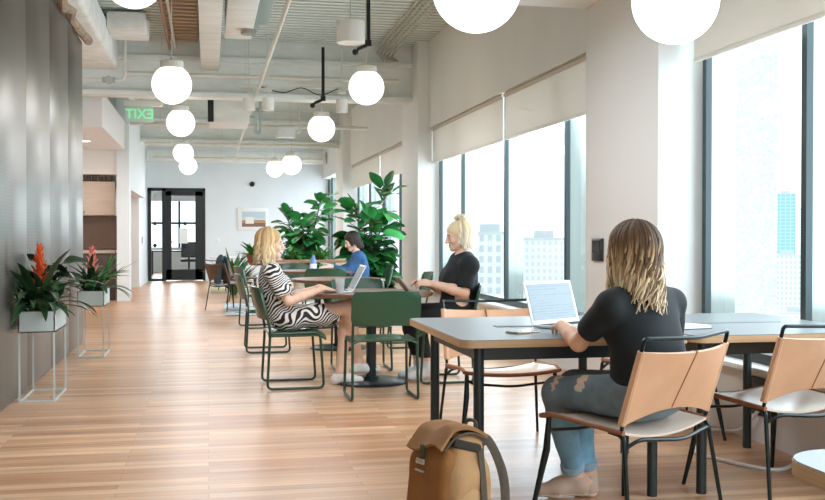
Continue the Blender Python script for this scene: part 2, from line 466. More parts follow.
# ------------------------------------------------------------------ ceiling steel and services
def ibeam(y, name, z0=3.2, z1=3.72, x0=-4.0, x1=2.95):
    m = MB()
    m.bb((x0, y-.16, z0), (x1, y+.16, z0+.07), .012).bb((x0, y-.03, z0+.06), (x1, y+.03, z1), .0).bb((x0, y-.16, z1-.07), (x1, y+.16, z1), .012)
    m.bb((x0, y-.1, z1), (x1, y+.1, DZ+.02))
    o = struct(name, m, BEAMM); return o
ibeam(14.5, 'trim_7', 3.1, 3.66); ibeam(22.7, 'trim_8')
struct('trim_9', MB().bb((2.05, 6.45, 2.95), (3.1, 7.5, 3.92), .01), PAINTW)
struct('trim_10', MB().bb((-1.5, 26.4, 3.05), (3.0, 26.7, 3.35), .01), BEAMM)
struct('trim_11', MB().bb((-.06, -2, 3.5), (.12, 14.33, 3.92), .01).bb((-.09, -2, 3.46), (.15, 14.33, 3.52), .008), BEAMM)
# ------------------------------------------------------------------ pendant globes
GLOW = mat('globe_glass', '#fff6e8', .3, emit='#fff3e2', estr=3.6)
CAPM = mat('lamp_cap', '#cfcdc4', .5)
def globe(loc, label, group=None, r=.2, top=DZ):
    x, y, z = loc
    t = thing('globe_pendant', label, 'lamp', loc, 0, group)
    obj('lamp_shade', MB().ball((0, 0, 0), r, 40, 24), GLOW, t)
    obj('cap', MB().lathe([(.118, r*.74), (.118, r+.035), (.10, r+.045), (.03, r+.05), (.012, r+.07)], n=24), CAPM, t)
    obj('rod', MB().cyl((0, 0, r+.05), (0, 0, top-z), .006, 8), CAPM, t)
    obj('ceiling_cup', MB().lathe([(.06, top-z-.03), (.06, top-z)], n=20), CAPM, t)
    return t
W1 = 'white globe pendant in the left row, '
globe((-.48, 7.0, 2.90), W1+'nearest, cut off at the top', 'globes along the left side')
globe((-.36, 10.74, 2.74), W1+'second from the front', 'globes along the left side')
globe((-.38, 15.0, 2.81), W1+'third, just beside the exit sign', 'globes along the left side')
globe((-.48, 20.9, 2.84), W1+'fourth, upper of the two touching globes', 'globes along the left side')
globe((-.44, 23.7, 2.77), W1+'last, above the glass door', 'globes along the left side')
W2 = 'white globe pendant in the row before the windows, '
globe((1.77, 11.5, 2.88), W2+'largest, below the drum light', 'globes along the window side')
globe((1.65, 15.1, 2.78), W2+'second, under the black ceiling pipe', 'globes along the window side')
globe((1.63, 20.4, 2.60), W2+'third, right one of the far pair', 'globes along the window side')
globe((1.54, 24.1, 2.76), W2+'farthest, left one of the far pair', 'globes along the window side')
globe((1.185, 4.45, 2.31), 'large low white globe pendant over the left half of the long grey table', 'globes over the long table')
globe((2.145, 4.45, 2.295), 'large low white globe pendant over the right half of the long grey table', 'globes over the long table', top=DZ)

# ------------------------------------------------------------------ ceiling services
solo('air_duct', MB().bb((-1.78, 1.0, 3.42), (-1.18, 14.25, 3.80), .05, seg=3), DUCT, 'rough white sprayed air duct running above the metal wall', 'duct')
mb = MB().bb((-.52, 6.0, 3.84), (-.12, 14.25, 3.895)); 
for i in range(40): mb.bb((-.52, 6.0+i*.205, 3.80), (-.12, 6.09+i*.205, 3.85))
struct('trim_13', mb, mat('bare_deck', '#b39c80', .6, vary=.2, vscale=(2, 10, 2)))
for x, z, r, y0, y1, lab in ((.66, 3.36, .022, 4.0, 26.3, 'thin white conduit running the length of the room under the beams'),
                             (-.43, 3.74, .018, 4.0, 14.2, 'thin pale pipe below the tan strip of deck, right one of two'),
                             (-.50, 3.72, .022, 4.0, 14.2, 'rust red pipe below the tan strip of deck, left one of two')):
    z_ = 3.14 if x > .6 else z
    solo('conduit', MB().tube([(x, y0, z_), (x, y1, z_)], r, 10), GALV if 'rust' not in lab else mat('rust_pipe', '#9a6a52', .5), lab, 'pipe')
for i in range(5):
    x = 2.36+i*.05
    solo('conduit', MB().tube([(x, 4.5, 3.86-.02*i), (x, 13.6, 3.86-.02*i), (x+.02, 13.9, 3.6)], .013, 10, smooth=3), mat('grey_conduit', '#b9b6a8', .4),
         'grey conduit in the bundle of five above the windows, %s' % ('leftmost', 'second from left', 'middle one', 'second from right', 'rightmost')[i], 'pipe', 'bundle of conduits above the windows')
for y, z, x0, x1, r, lab in ((14.0, 3.34, -1.1, 2.6, .028, 'white pipe crossing the room just before the near steel beam'),
                      (18.0, 3.10, -1.3, 2.8, .03, 'thin white pipe crossing the room between the two steel beams'),
                      (22.1, 3.12, -1.3, 2.8, .04, 'white pipe crossing the room just before the far steel beam'),
                      (25.5, 3.08, -1.3, 2.8, .03, 'thin white pipe crossing the room near the back wall')):
    m = MB().tube([(x0, y, z), (x1, y, z)], r, 10)
    q = x0+.5
    while q < x1:
        m.cyl((q, y, z), (q, y, DZ), .006, 6); m.cyl((q-.03, y, z), (q+.03, y, z), r+.008, 10); q += 1.1
    solo('crossing_pipe', m, GALV, lab, 'pipe')
# duct box with round outlet
t = thing('air_vent_box', 'white hanging air box with a round grey outlet under the ceiling', 'air vent', (.36, 10.2, 3.5))
obj('housing', MB().bb((-.17, -1.2, -.06), (.13, 1.65, .25), .01), BEAMM, t)
obj('outlet', MB().cyl((.08, 1.1, -.11), (.08, 1.1, -.055), .085, 24), mat('grey_outlet', '#9a9a92', .5), t)
obj('hanger', MB().cyl((-.1, -.9, .25), (-.1, -.9, .41), .008, 8), GALV, t)
obj('hanger', MB().cyl((.1, .7, .25), (.1, .7, .41), .008, 8), GALV, t)
obj('gap_shade', MB().bb((.135, -1.2, .02), (.30, 1.2, .22), .02).bb((.135, 1.2, .08), (.22, 1.9, .2), .02), mat('teal_gap_shade', '#8fa39f', .5), t)  # teal boxes stand in for the shaded gaps beside the housing
# drum light
t = thing('drum_pendant', 'white drum shaped pendant with a thin hanging rod near the ceiling', 'lamp', (1.50, 10.85, 3.36))
obj('lamp_shade', MB().lathe([(.145, -.11), (.15, -.10), (.15, .12), (.02, .125)], n=36), mat('drum_shade', '#efece4', .6), t)
obj('rod', MB().cyl((0, 0, .12), (0, 0, .53), .007, 8), GALV, t)
for x, y, z0, z1, lab in ((1.70, 10.9, 3.25, 3.88, 'black vertical ceiling pipe beside the white drum pendant'), (1.52, 13.7, 3.02, 3.72, 'black vertical ceiling pipe with fittings above the track lights')):
    t = thing('drop_pipe', lab, 'pipe', (x, y, z0))
    obj('pipe', MB().cyl((0, 0, 0), (0, 0, z1-z0), .022, 12), BLACK, t)
    obj('fitting', MB().cyl((0, 0, -.02), (0, 0, .05), .034, 12).cyl((-.12, .02, -.05), (.0, 0, .0), .02, 10).ball((-.14, .02, -.08), .035, 12, 8), BLACK, t)
for x, y, z, L, lab in ((-1.05, 13.7, 3.2, .5, 'white valve and pipe stub below the near beam, left of the second globe'), (1.05, 16.9, 3.25, .3, 'white valve and pipe stub between the two steel beams, beside the conduit')):
    t = thing('valve_pipe', lab, 'pipe', (x, y, z))
    obj('pipe', MB().tube(rounded([(-L, 0, 0), (0, 0, 0), (0, 0, DZ-z)], .08), .022, 10), GALV, t)
    obj('valve', MB().cyl((-.2, -.05, 0), (-.2, .05, 0), .05, 14).cyl((-.28, 0, 0), (-.12, 0, 0), .036, 12), mat('valve_grey', '#a8ada8', .5), t)
for x, y, w, lab in ((-.9, 10.5, .34, 'pale square ceiling box left of the tan strip'), (-.95, 13.0, .45, 'pale duct section left of the tan strip, just before the near beam')):
    t = thing('ceiling_box', lab, 'box', (x, y, 3.66)); obj('housing', MB().bb((-w/2, -.4, 0), (w/2, .4, .2), .02), DUCT, t); obj('flange', MB().bb((-w/2-.02, -.02, -.02), (w/2+.02, .02, .21), .004), BEAMM, t)
def spot(loc, lab):
    t = thing('spot_light', lab, 'spot light', loc, 0, 'white cylinder spot lights')
    obj('lamp_body', MB().lathe([(.072, -.085), (.078, -.08), (.078, .09), (.02, .095)], n=24), mat('spot_body', '#efede6', .5), t)
    obj('stem', MB().cyl((0, 0, .09), (0, 0, 3.9-loc[2]), .009, 8).bb((-.05, -.03, .17), (.05, .03, .22), .006), GALV, t)
    return t
spot((.80, 13.9, 2.96), 'white cylinder spot light left of the black drop pipe')
spot((1.80, 13.9, 2.96), 'white cylinder spot light beside the second column, right of the black drop pipe')
spot((.55, 14.1, 2.98), 'white cylinder spot light nearest the diagonal conduit, partly behind it')
t = thing('light_track', 'pale lighting track with dark cable running between the cylinder spot lights', 'track', (0, 13.95, 3.20))
obj('rail', MB().bb((.45, -.02, -.0), (1.95, .02, .03)), GALV, t)
obj('cable', MB().tube([(.7, -.03, 0), (1.0, -.03, -.07), (1.25, -.03, .0), (1.5, -.03, -.09), (1.75, -.03, .0)], .008, 6, smooth=5), BLACK, t)
t = thing('junction_box', 'white junction box hanging under the ceiling between the two steel beams', 'box', (1.33, 17.84, 2.98))
obj('housing', MB().bb((-.15, -.1, -.09), (.15, .1, .09), .01), BEAMM, t)
obj('pipe', MB().tube(rounded([(.14, 0, .0), (.24, 0, .0), (.24, 0, .45)], .06), .014, 8), GALV, t)
t = thing('ceiling_unit', 'pale hanging ceiling unit with a dark slot behind the near steel beam', 'air vent', (.22, 16.6, 3.17))
obj('housing', MB().bb((-.2, -.5, -.22), (.42, .5, .22), .02), BEAMM, t)
obj('slot', MB().bb((-.22, -.52, -.22), (-.13, -.49, .22)), BLACK, t)
obj('pipe', MB().tube(rounded([(.42, -.2, -.1), (.52, -.2, -.1), (.52, -.2, -.35), (.60, -.2, -.35)], .05), .028, 10).tube([(.6, -.2, -.36), (.6, -.2, .7)], .02, 8), mat('teal_grey_pipe', '#a9b9b6', .5), t)

# ------------------------------------------------------------------ exit sign (seen from its back)
t = thing('exit_sign', 'green EXIT sign on clear plate hanging below the near beam, seen reversed', 'sign', (-.93, 15.0, 2.95))
obj('housing', MB().bb((-.24, -.05, .08), (.30, .05, .16), .008), mat('sign_housing', '#d5d2c6', .5), t)
obj('plate', MB().bb((-.21, -.005, -.15), (.17, .005, .08), .002), mat('sign_plate', '#b8d2c0', .2), t)
def text_mesh(body, size, name, m, parent, R, loc, ext=.002):
    cu = bpy.data.curves.new(name, 'FONT'); cu.body = body; cu.size = size; cu.align_x = 'CENTER'; cu.align_y = 'CENTER'; cu.extrude = ext; cu.offset = size*.012
    o = bpy.data.objects.new(name, cu); COL.objects.link(o)
    dg = bpy.context.evaluated_depsgraph_get(); me = bpy.data.meshes.new_from_object(o.evaluated_get(dg)); bpy.data.objects.remove(o)
    me.transform(Matrix.Translation(loc) @ R.to_4x4()); me.materials.clear(); me.materials.append(m); me.name = name
    o = bpy.data.objects.new(name, me); COL.objects.link(o); o.parent = parent; return o
# letters face the far end of the room, so the camera reads them mirrored through the clear plate
text_mesh('EXIT', .19, 'lettering', mat('exit_green', '#6fcf94', .4, emit='#6fd99a', estr=.8), t, Matrix(((-1, 0, 0), (0, 0, 1), (0, 1, 0))), (-.02, -.008, -.035))
obj('stem', MB().cyl((0, 0, .17), (0, 0, .26), .03, 12), GALV, t)

# ------------------------------------------------------------------ far door
d = bpy.data.objects.new('door_1', None); COL.objects.link(d); d.location = (DX0, YB+.05, 0); d['kind'] = 'structure'
DM = mat('door_metal', '#17201f', .35, metal=.3); W = DX1-DX0
m = MB()
m.bb((0, -.07, 0), (.09, .06, DH)).bb((W-.06, -.07, 0), (W, .06, DH)).bb((0, -.07, DH-.08), (W, .06, DH)).bb((.36, -.07, 0), (.46, .06, DH)).bb((.09, -.07, 0), (.36, .06, .06))
obj('door_frame', m, DM, d)
lf = obj('door_leaf', MB().bb((.46, -.04, .02), (.60, .02, DH-.08)).bb((W-.26, -.04, .02), (W-.06, .02, DH-.08)).bb((.46, -.04, .02), (W-.06, .02, .30)).bb((.46, -.04, DH-.20), (W-.06, .02, DH-.08)), DM, d)
obj('pane', MB().add([(.60, -.01, .3), (W-.26, -.01, .3), (W-.26, -.01, DH-.2), (.60, -.01, DH-.2)], [(0, 1, 2, 3)]), GLASS, lf)
obj('pane', MB().add([(.09, 0, .06), (.36, 0, .06), (.36, 0, DH-.08), (.09, 0, DH-.08)], [(0, 1, 2, 3)]), GLASS, d)
obj('handle', MB().tube(rounded([(.56, -.04, 1.02), (.56, -.09, 1.02), (.68, -.09, 1.02)], .02), .012, 8).cyl((.56, -.05, .98), (.56, -.05, 1.06), .02, 10), BLACK, lf)
obj('notice', MB().bb((.80, -.03, .98), (1.02, -.02, 1.38)), WHITE, lf)
obj('hook', MB().ball((.95, -.03, 1.5), .05, 14, 8).ball((.18, -.03, 1.5), .05, 14, 8).ball((.18, -.03, .93), .05, 14, 8), BLACK, d)
# what stands behind the glass door
struct('wall_back_room', MB().bb((-3.2, YB+.3, 0), (-3.1, 35, 3.3)).bb((2.6, YB+.3, 0), (2.7, 35, 3.3)).bb((-3.2, 34, 0), (2.7, 34.1, .8)).bb((-3.2, 34, 2.3), (2.7, 34.1, 3.3)).bb((-3.2, YB+.2, 3.2), (2.7, 34.1, 3.3)), PAINT)
struct('trim_12', MB().bb((-3.1, 33.95, 1.55), (2.6, 34.05, 1.62)).bb((-.95, 33.95, .8), (-.88, 34.05, 2.3)).bb((.5, 33.95, .8), (.57, 34.05, 2.3)), DM)
t = thing('desk', 'dark desk behind the glass door at the far end', 'desk', (-.7, 31.5, 0))
obj('desktop', MB().bb((-1.0, -.35, .70), (.8, .35, .74), .005), BLACK, t)
for sx in (-.95, .75):
    for sy in (-.3, .3): obj('leg', MB().bb((sx-.02, sy-.02, 0), (sx+.02, sy+.02, .70)), BLACK, t)
t = thing('office_chair', 'dark office chair behind the glass door at the far end', 'chair', (-.55, 30.6, 0))
obj('seat', MB().bb((-.24, -.24, .42), (.24, .24, .50), .03), BLACK, t)
obj('backrest', MB().bb((-.22, -.28, .55), (.22, -.22, 1.0), .025), BLACK, t)
obj('base', MB().cyl((0, 0, .05), (0, 0, .43), .03, 12).bb((-.3, -.03, .03), (.3, .03, .07)).bb((-.03, -.3, .03), (.03, .3, .07)).bb((-.03, -.28, .4), (.03, -.2, .7)), BLACK, t)

# ------------------------------------------------------------------ kitchen niche
t = thing('wall_cabinet', 'pale wooden wall cabinet in the niche at the end of the metal wall', 'cabinet', (-1.99, 19.4, 1.56))
obj('carcass', MB().bb((-.32, .02, 0), (.32, .33, .62), .004), PALEWOOD, t)
dd = obj('door', MB().bb((-.318, 0, .005), (.318, .02, .615), .003), PALEWOOD, t)
obj('handle', MB().bb((-.23, -.012, .03), (-.21, .0, .08)), mat('grey_metal', '#8c8c8a', .35, metal=.8), dd)
solo('niche_backboard', MB().bb((-2.315, 19.70, .93), (-1.665, 19.748, 1.555)), NICHE, 'brown wooden backboard between the counter and wall cabinet', 'panel')
t = thing('base_cabinet', 'dark brown base cabinet below the counter in the kitchen niche', 'cabinet', (-1.99, 19.4, 0))
obj('carcass', MB().bb((-.32, .02, 0), (.32, .33, .86)), DARKCAB, t)
obj('door', MB().bb((-.318, 0, .06), (-.003, .02, .855), .003), DARKCAB, t); obj('door', MB().bb((.003, 0, .06), (.318, .02, .855), .003), DARKCAB, t)
solo('counter', MB().bb((-2.315, 19.36, .865), (-1.665, 19.74, .92), .004), mat('counter_top', '#c6b4a4', .4), 'pale beige counter top between the niche cabinets', 'counter')
t = thing('glassware_tray', 'dark shelf tray of amber glassware on top of the wall cabinet', 'tray', (-1.99, 19.56, 2.185))
obj('tray', MB().bb((-.3, -.14, 0), (.3, .14, .015)), BLACK, t)
gm = mat('amber', '#8a6238', .2)
for i in range(5): obj('glass', MB().lathe([(.03, .015), (.035, .10), (.03, .1), (.026, .02)], c=(-.22+i*.11, 0, 0), n=12), gm, t)
for i, (x, y) in enumerate(((-1.95, 17.4), (-2.13, 17.0))):
    t = thing('downlight', 'small round recessed downlight in the pink soffit, %s' % ('right one, nearer the passage', 'left one, nearer the metal wall')[i], 'light', (x, y, 2.735), 0, 'soffit downlights')
    obj('rim', MB().lathe([(.075, -.004), (.085, 0), (.085, .004)], n=20), WHITE, t)
    obj('bulb', MB().lathe([(.065, -.006), (.065, -.002)], n=20), mat('downlight_glow', '#ffffff', .4, emit='#fff2dc', estr=8), t)
t = thing('wall_sconce', 'black cone shaped wall lamp at the passage opening in the far left wall', 'lamp', (-1.55, 19.72, .98))
obj('lamp_shade', MB().lathe([(.10, -.02), (.035, .17), (.03, .18)], n=20), BLACK, t)
obj('arm', MB().tube(rounded([(.0, -.11, .22), (.0, -.06, .26), (0, 0, .18)], .05), .01, 8).cyl((0, -.12, .22), (0, -.10, .22), .04, 12), BLACK, t)
t = thing('coat_rack', 'white open shelf rack inside the passage opening on the left', 'rack', (-2.0, 23.2, 0))
obj('frame', MB().bb((-.18, -.4, 0), (-.15, -.37, 1.7)).bb((.12, -.4, 0), (.15, -.37, 1.7)).bb((-.18, .37, 0), (-.15, .4, 1.7)).bb((.12, .37, 0), (.15, .4, 1.7)), WHITE, t)
for z in (.15, .5, .85, 1.2, 1.6): obj('shelf', MB().bb((-.18, -.4, z), (.15, .4, z+.025)), WHITE, t)
solo('grey_coat', MB().grid(lambda u, v: (-1.80+.04*math.sin(u*17), 22.9+u*.5, .55+v*.45+.02*math.sin(u*9)), 18, 6, thick=.02), mat('grey_cloth', '#8a8f90', .9), 'grey coat hanging from the white rack in the passage', 'coat')
solo('light_switch', MB().bb((XF, 25.2, 1.0), (XF+.012, 25.3, 1.16), .003), mat('dark_switch', '#3a3d3d', .4), 'small dark wall switch left of the glass door', 'switch')
solo('wall_switch', MB().bb((.22, YB-.012, 1.0), (.30, YB, 1.12), .003), WHITE, 'small white wall switch right of the glass door', 'switch')
t = thing('security_camera', 'small round black camera high on the back wall', 'camera', (1.15, YB, 2.55))
obj('base', MB().cyl((0, -.02, 0), (0, 0, 0), .07, 16), BLACK, t); obj('dome', MB().ball((0, -.03, 0), .06, 18, 10), BLACK, t)
# framed picture: a pale sky over a tan field with a small white block
t = thing('framed_picture', 'white framed landscape photograph hung on the back wall', 'picture', (1.17, YB-.005, 1.62))
obj('frame', MB().bb((-.40, -.03, -.30), (.40, 0, .30), .006), WHITE, t)
obj('print', MB().bb((-.29, -.035, -.20), (.33, -.028, .20)), mat('print_paper', '#d8dcda', .5), t)
m = MB().bb((-.29, -.038, -.20), (.33, -.034, -.02), mi=0).bb((-.29, -.039, .02), (.33, -.034, .20), mi=2).bb((-.29, -.04, -.2), (.33, -.034, -.1), mi=3).bb((-.2, -.042, -.12), (.02, -.034, .06), mi=1)
obj('motif', m, [mat('tan_print', '#b38a66', .5), mat('white_print', '#efe6da', .5), mat('sky_print', '#b9cdd6', .5), mat('brown_print', '#7d5f4d', .5)], t)

# ------------------------------------------------------------------ wall devices on the window side
t = thing('wall_panel', 'square black control panel on the near column beside the woman', 'control panel', (XC, 7.22, 1.09))
obj('housing', MB().bb((-.02, -.10, -.085), (0, .10, .085), .004), mat('dark_panel', '#22292b', .3), t)
obj('screen', MB().bb((-.024, -.075, -.02), (-.019, .075, .07)), mat('panel_screen', '#10181b', .1), t)
solo('outlet_cover', MB().bb((3.105, 5.22, .16), (3.12, 5.45, .38), .003), mat('black_plate', '#1c1f20', .4), 'black outlet plate low on the wall under the right window', 'outlet')
solo('power_cord', MB().tube([(3.10, 5.33, .2), (3.06, 5.5, .05), (2.95, 5.75, .012), (2.72, 5.35, .01), (2.62, 5.1, .01), (2.8, 4.7, .01), (3.0, 4.8, .01)], .010, 8, smooth=8), WHITE, 'white power cord lying on the floor under the right window', 'cord')
# ------------------------------------------------------------------ roller blinds
BL = mat('blind_cloth', '#e6e1d8', .8)
def _bl():
    N, L, b = nodes_of(BL); tr = N.new('ShaderNodeBsdfTranslucent'); tr.inputs[0].default_value = lin('#ece8e0'); mx = N.new('ShaderNodeMixShader'); mx.inputs[0].default_value = .2
    L.new(b.outputs[0], mx.inputs[1]); L.new(tr.outputs[0], mx.inputs[2]); L.new(mx.outputs[0], N['Material Output'].inputs[0])
_bl()
def blind(y0, y1, z0, lab, z1=2.66, x=3.08):
    t = thing('roller_blind', lab, 'blind', (x, (y0+y1)/2, z1)); h = (y1-y0)/2
    obj('fabric', MB().bb((-.003, -h+.01, z0-z1), (.003, h-.01, .0)), BL, t)
    obj('bottom_bar', MB().bb((-.008, -h+.01, z0-z1-.02), (.008, h-.01, z0-z1+.01), .003), BL, t)
    obj('top_rail', MB().cyl((.0, -h, .015), (.0, h, .015), .025, 12), mat('blind_rail', '#bcb4a6', .5), t)
blind(10.44, 13.93, 2.22, 'beige roller blind of the middle window, left one nearer the second column')
blind(7.57, 10.38, 2.22, 'beige roller blind of the middle window, right one beside the near column')
blind(18.4, 21.98, 2.22, 'beige roller blind of the far window, left one')
blind(15.17, 18.34, 2.22, 'beige roller blind of the far window, right one above the fig tree')
blind(-.1, 6.12, 2.33, 'wide beige roller blind at the top right above the nearest window', 2.66)
# ------------------------------------------------------------------ leather chairs
LEATHER = mat('tan_leather', '#cd9c78', .42, vary=.06, vscale=(6, 6, 6), bump=.05, bscale=300)
LEDGE = mat('leather_edge', '#8a5536', .5)
LSEAT = mat('leather_seat_sheen', '#d5c1b0', .25, vary=.04, vscale=(6, 6, 6))  # tan leather, paled in colour for the window light it reflects
BROWNL = mat('brown_leather', '#4a3329', .45, vary=.1, vscale=(6, 6, 6))
ROD = mat('dark_rod', '#1d2626', .3, metal=.6)
def leather_chair(name, label, loc, rz, group, back=LEATHER, seat=LSEAT, edge=LEDGE):
    t = thing(name, label, 'chair', loc, rz, group); w = .275
    def sf(u, v):                                   # u across, v from rear to front
        x = (u-.5)*2*w; y = -.225+v*.44
        z = .435+.03*v-.035*(1-(2*u-1)**2)*(1-.4*v) - .03*max(0, v-.85)/.15*.6
        return (x, y, z)
    so = obj('seat', MB().grid(sf, 14, 14, thick=.010), seat, t)
    e = [sf(0, i/14) for i in range(15)]; e2 = [sf(1, i/14) for i in range(15)]; e3 = [sf(i/14, 1) for i in range(15)]
    obj('seat_edge', MB().tube([(p[0], p[1], p[2]-.006) for p in e], .011, 8).tube([(p[0], p[1], p[2]-.006) for p in e2], .011, 8).tube([(p[0], p[1], p[2]-.006) for p in e3], .011, 8), edge, so)
    def bf(u, v):
        x = (u-.5)*2*w; b = 1-(2*u-1)**2
        y = -.215-.095*v-.045*b*(.4+.6*v); z = .462+.293*v+.045*b*(1-v)-.012*b*v
        return (x, y, z)
    bo = obj('backrest', MB().grid(bf, 18, 10, thick=-.012), back, t)
    sm = MB()
    for dy in (-.012, .0, .012): sm.tube([Vector(bf(.5, i/10))+Vector((0, dy, 0)) for i in range(11)], .0042, 6)
    obj('seam', sm, edge, bo)
    for s in (0, 1): obj('sleeve', MB().tube([bf(s, i/10) for i in range(11)], .016, 8), back, bo)
    obj('top_rail', MB().tube(rounded([(-w, -.215, .44), (-w, -.312, .765), (-w+.0, -.322, .805), (0, -.365, .795), (w, -.322, .805), (w, -.312, .765), (w, -.215, .44)], .055), .0085, 8), ROD, t)
    for s in (-1, 1):
        obj('leg', MB().tube(rounded([(s*(w-.005), -.15, .425), (s*w, -.225, .42), (s*(w+.035), -.285, .0)], .03), [.010, .011, .011, .0085], 8), ROD, t)
        l = MB().tube([(s*(w-.02), .185, .445), (s*(w-.015), .195, .30), (s*(w+.03), .245, .0)], [.011, .016, .009], 10)
        obj('leg', l, ROD, t)
    obj('stretcher', MB().tube(rounded([(-w-.003, -.232, .37), (-w+.05, -.26, .405), (0, -.30, .385), (w-.05, -.26, .405), (w+.003, -.232, .37)], .06), .0085, 8), ROD, t)
    obj('stretcher', MB().tube(rounded([(-w+.015, .192, .40), (-w+.05, .20, .375), (0, .21, .355), (w-.05, .20, .375), (w-.015, .192, .40)], .06), .0075, 8), ROD, t)
    return t
LG = 'tan leather chairs at the long table'
leather_chair('leather_chair', 'tan leather chair carrying the woman with the laptop at the long table', (1.715, 4.035, 0), math.radians(28), LG)
leather_chair('leather_chair', 'empty tan leather chair on the near side of the long table, at the right edge', (2.61, 4.41, 0), math.radians(18), LG)
leather_chair('leather_chair', 'tan leather chair on the far side of the long table, behind the open laptop', (1.66, 5.66, 0), math.radians(180), LG)
leather_chair('leather_chair', 'tan leather chair across the long table, before the near column and right window', (2.66, 5.72, 0), math.radians(178), LG)
leather_chair('lounge_chair', 'dark brown leather chair at the far left with teal jacket over its back', (.36, 16.5, 0), math.radians(-58), 'brown chairs at the back', BROWNL, BROWNL, BROWNL)
leather_chair('lounge_chair', 'brown leather chair behind the one with the teal jacket, beyond the rug', (.62, 18.2, 0), math.radians(-95), 'brown chairs at the back', mat('mid_leather', '#7a5238', .45), BROWNL, BROWNL)

# ------------------------------------------------------------------ green chairs
GSEAT = mat('green_seat_sheen', '#3a5a40', .3, coat=.3)  # lighter green paints in the reflected light on the seats
def green_chair_parts(t):
    w = .235
    obj('seat', MB().grid(lambda u, v: ((u-.5)*2*(w+.005), -.215+v*.45, .452+.004*v-.016*math.sin(PI*u)*math.sin(PI*min(1, v*1.1))-.035*max(0, (v-.8)/.2)**2-.03*(abs(2*u-1)**6)), 16, 14, thick=.014), GSEAT, t)
    obj('backrest', MB().grid(lambda u, v: ((u-.5)*2*(w+.018)*(1-.10*max(0, abs(2*v-1)-.6)**2/.16), -.215-.012-.06*v-.055*(1-(2*u-1)**2), .545+.25*v+.006*math.sin(PI*u)), 20, 10, thick=.013), GREEN, t)
    for s in (-1, 1):
        obj('side_frame', MB().tube(rounded([(s*w, -.27, .765), (s*w, -.20, .46), (s*(w+.006), -.225, .012), (s*(w+.006), .215, .012), (s*(w-.004), .185, .44), (s*(w-.01), -.18, .435)], .045), .0105, 8), GREENROD, t)
    obj('stretcher', MB().tube([(-w, -.18, .435), (w, -.18, .435)], .009, 8), GREENROD, t); obj('stretcher', MB().tube([(-w, .17, .43), (w, .17, .43)], .009, 8), GREENROD, t)
g0 = thing('green_chair', 'green metal chair with its back to the camera at the nearest round table', 'chair', (1.25, 7.45, 0), 0, 'green chairs at the round tables')
green_chair_parts(g0)
for x, y, a, lab in ((.66, 8.15, -88, 'green chair carrying the woman in the zebra print dress'),
                     (1.88, 8.22, 90, 'green chair carrying the blonde woman in the black shirt'),
                     (1.34, 9.02, 180, 'green chair across the nearest round table, facing the camera behind the laptop'),
                     (.60, 10.65, -90, 'green chair standing behind the zebra dress woman, left of the second round table'),
                     (2.06, 10.8, 90, 'green chair right of the second round table, before the large fig tree'),
                     (1.38, 12.45, 0, 'green chair with its back to the camera at the third round table'),
                     (2.06, 13.25, 90, 'green chair carrying the person in the denim shirt'),
                     (1.25, 14.2, 180, 'green chair on the far side of the third round table by the blue bottle'),
                     (.66, 13.4, -80, 'green chair left of the third round table')):
    dup(g0, (x, y, 0), math.radians(a), lab)

# ------------------------------------------------------------------ round tables
def round_table(x, y, lab, r=.5):
    t = thing('round_table', lab, 'table', (x, y, 0), 0, 'round pedestal tables')
    obj('tabletop', MB().lathe([(r-.012, .706), (r, .714), (r, .734), (r-.006, .74), (.01, .74)], n=56), WOODD, t)
    obj('pedestal', MB().cyl((0, 0, .02), (0, 0, .69), .042, 20).lathe([(.17, .692), (.17, .706)], n=24).lathe([(.06, .02), (.06, .05)], n=20), mat('teal_black', '#1b2527', .35, metal=.3), t)
    obj('base', MB().lathe([(.30, 0), (.30, .012), (.285, .022), (.05, .03)], n=48), mat('teal_black', '#1b2527'), t)
round_table(1.30, 8.2, 'round brown table between the zebra dress woman and the blonde woman')
round_table(1.35, 10.75, 'second round brown table, unoccupied, behind the nearest one')
round_table(1.40, 13.3, 'third round brown table, in front of the person in denim', .5)
round_table(1.08, 17.0, 'farthest round brown table, holding the terracotta pot by the rug', .42)
t = thing('side_table', 'small white side table near the back wall, left of the framed picture', 'table', (.42, 22.3, 0))
obj('tabletop', MB().lathe([(.36, .70), (.37, .71), (.37, .725), (.01, .725)], n=36), WHITE, t)
for a in (0.3, 2.4, 4.5): obj('leg', MB().tube([(.08*math.cos(a), .08*math.sin(a), .70), (.28*math.cos(a), .28*math.sin(a), 0)], .012, 8), BLACK, t)
t = thing('trough_table', 'long wooden ledge table in front of the far fig tree', 'table', (1.85, 18.6, 0))
obj('tabletop', MB().bb((-.75, -.22, .70), (.75, .22, .75), .006), mat('ledge_wood', '#94704f', .45, vary=.15, vscale=(2, 30, 3)), t)
for s in (-.7, .7): obj('leg', MB().bb((s-.03, -.2, 0), (s+.03, .2, .70), .004), BLACK, t)

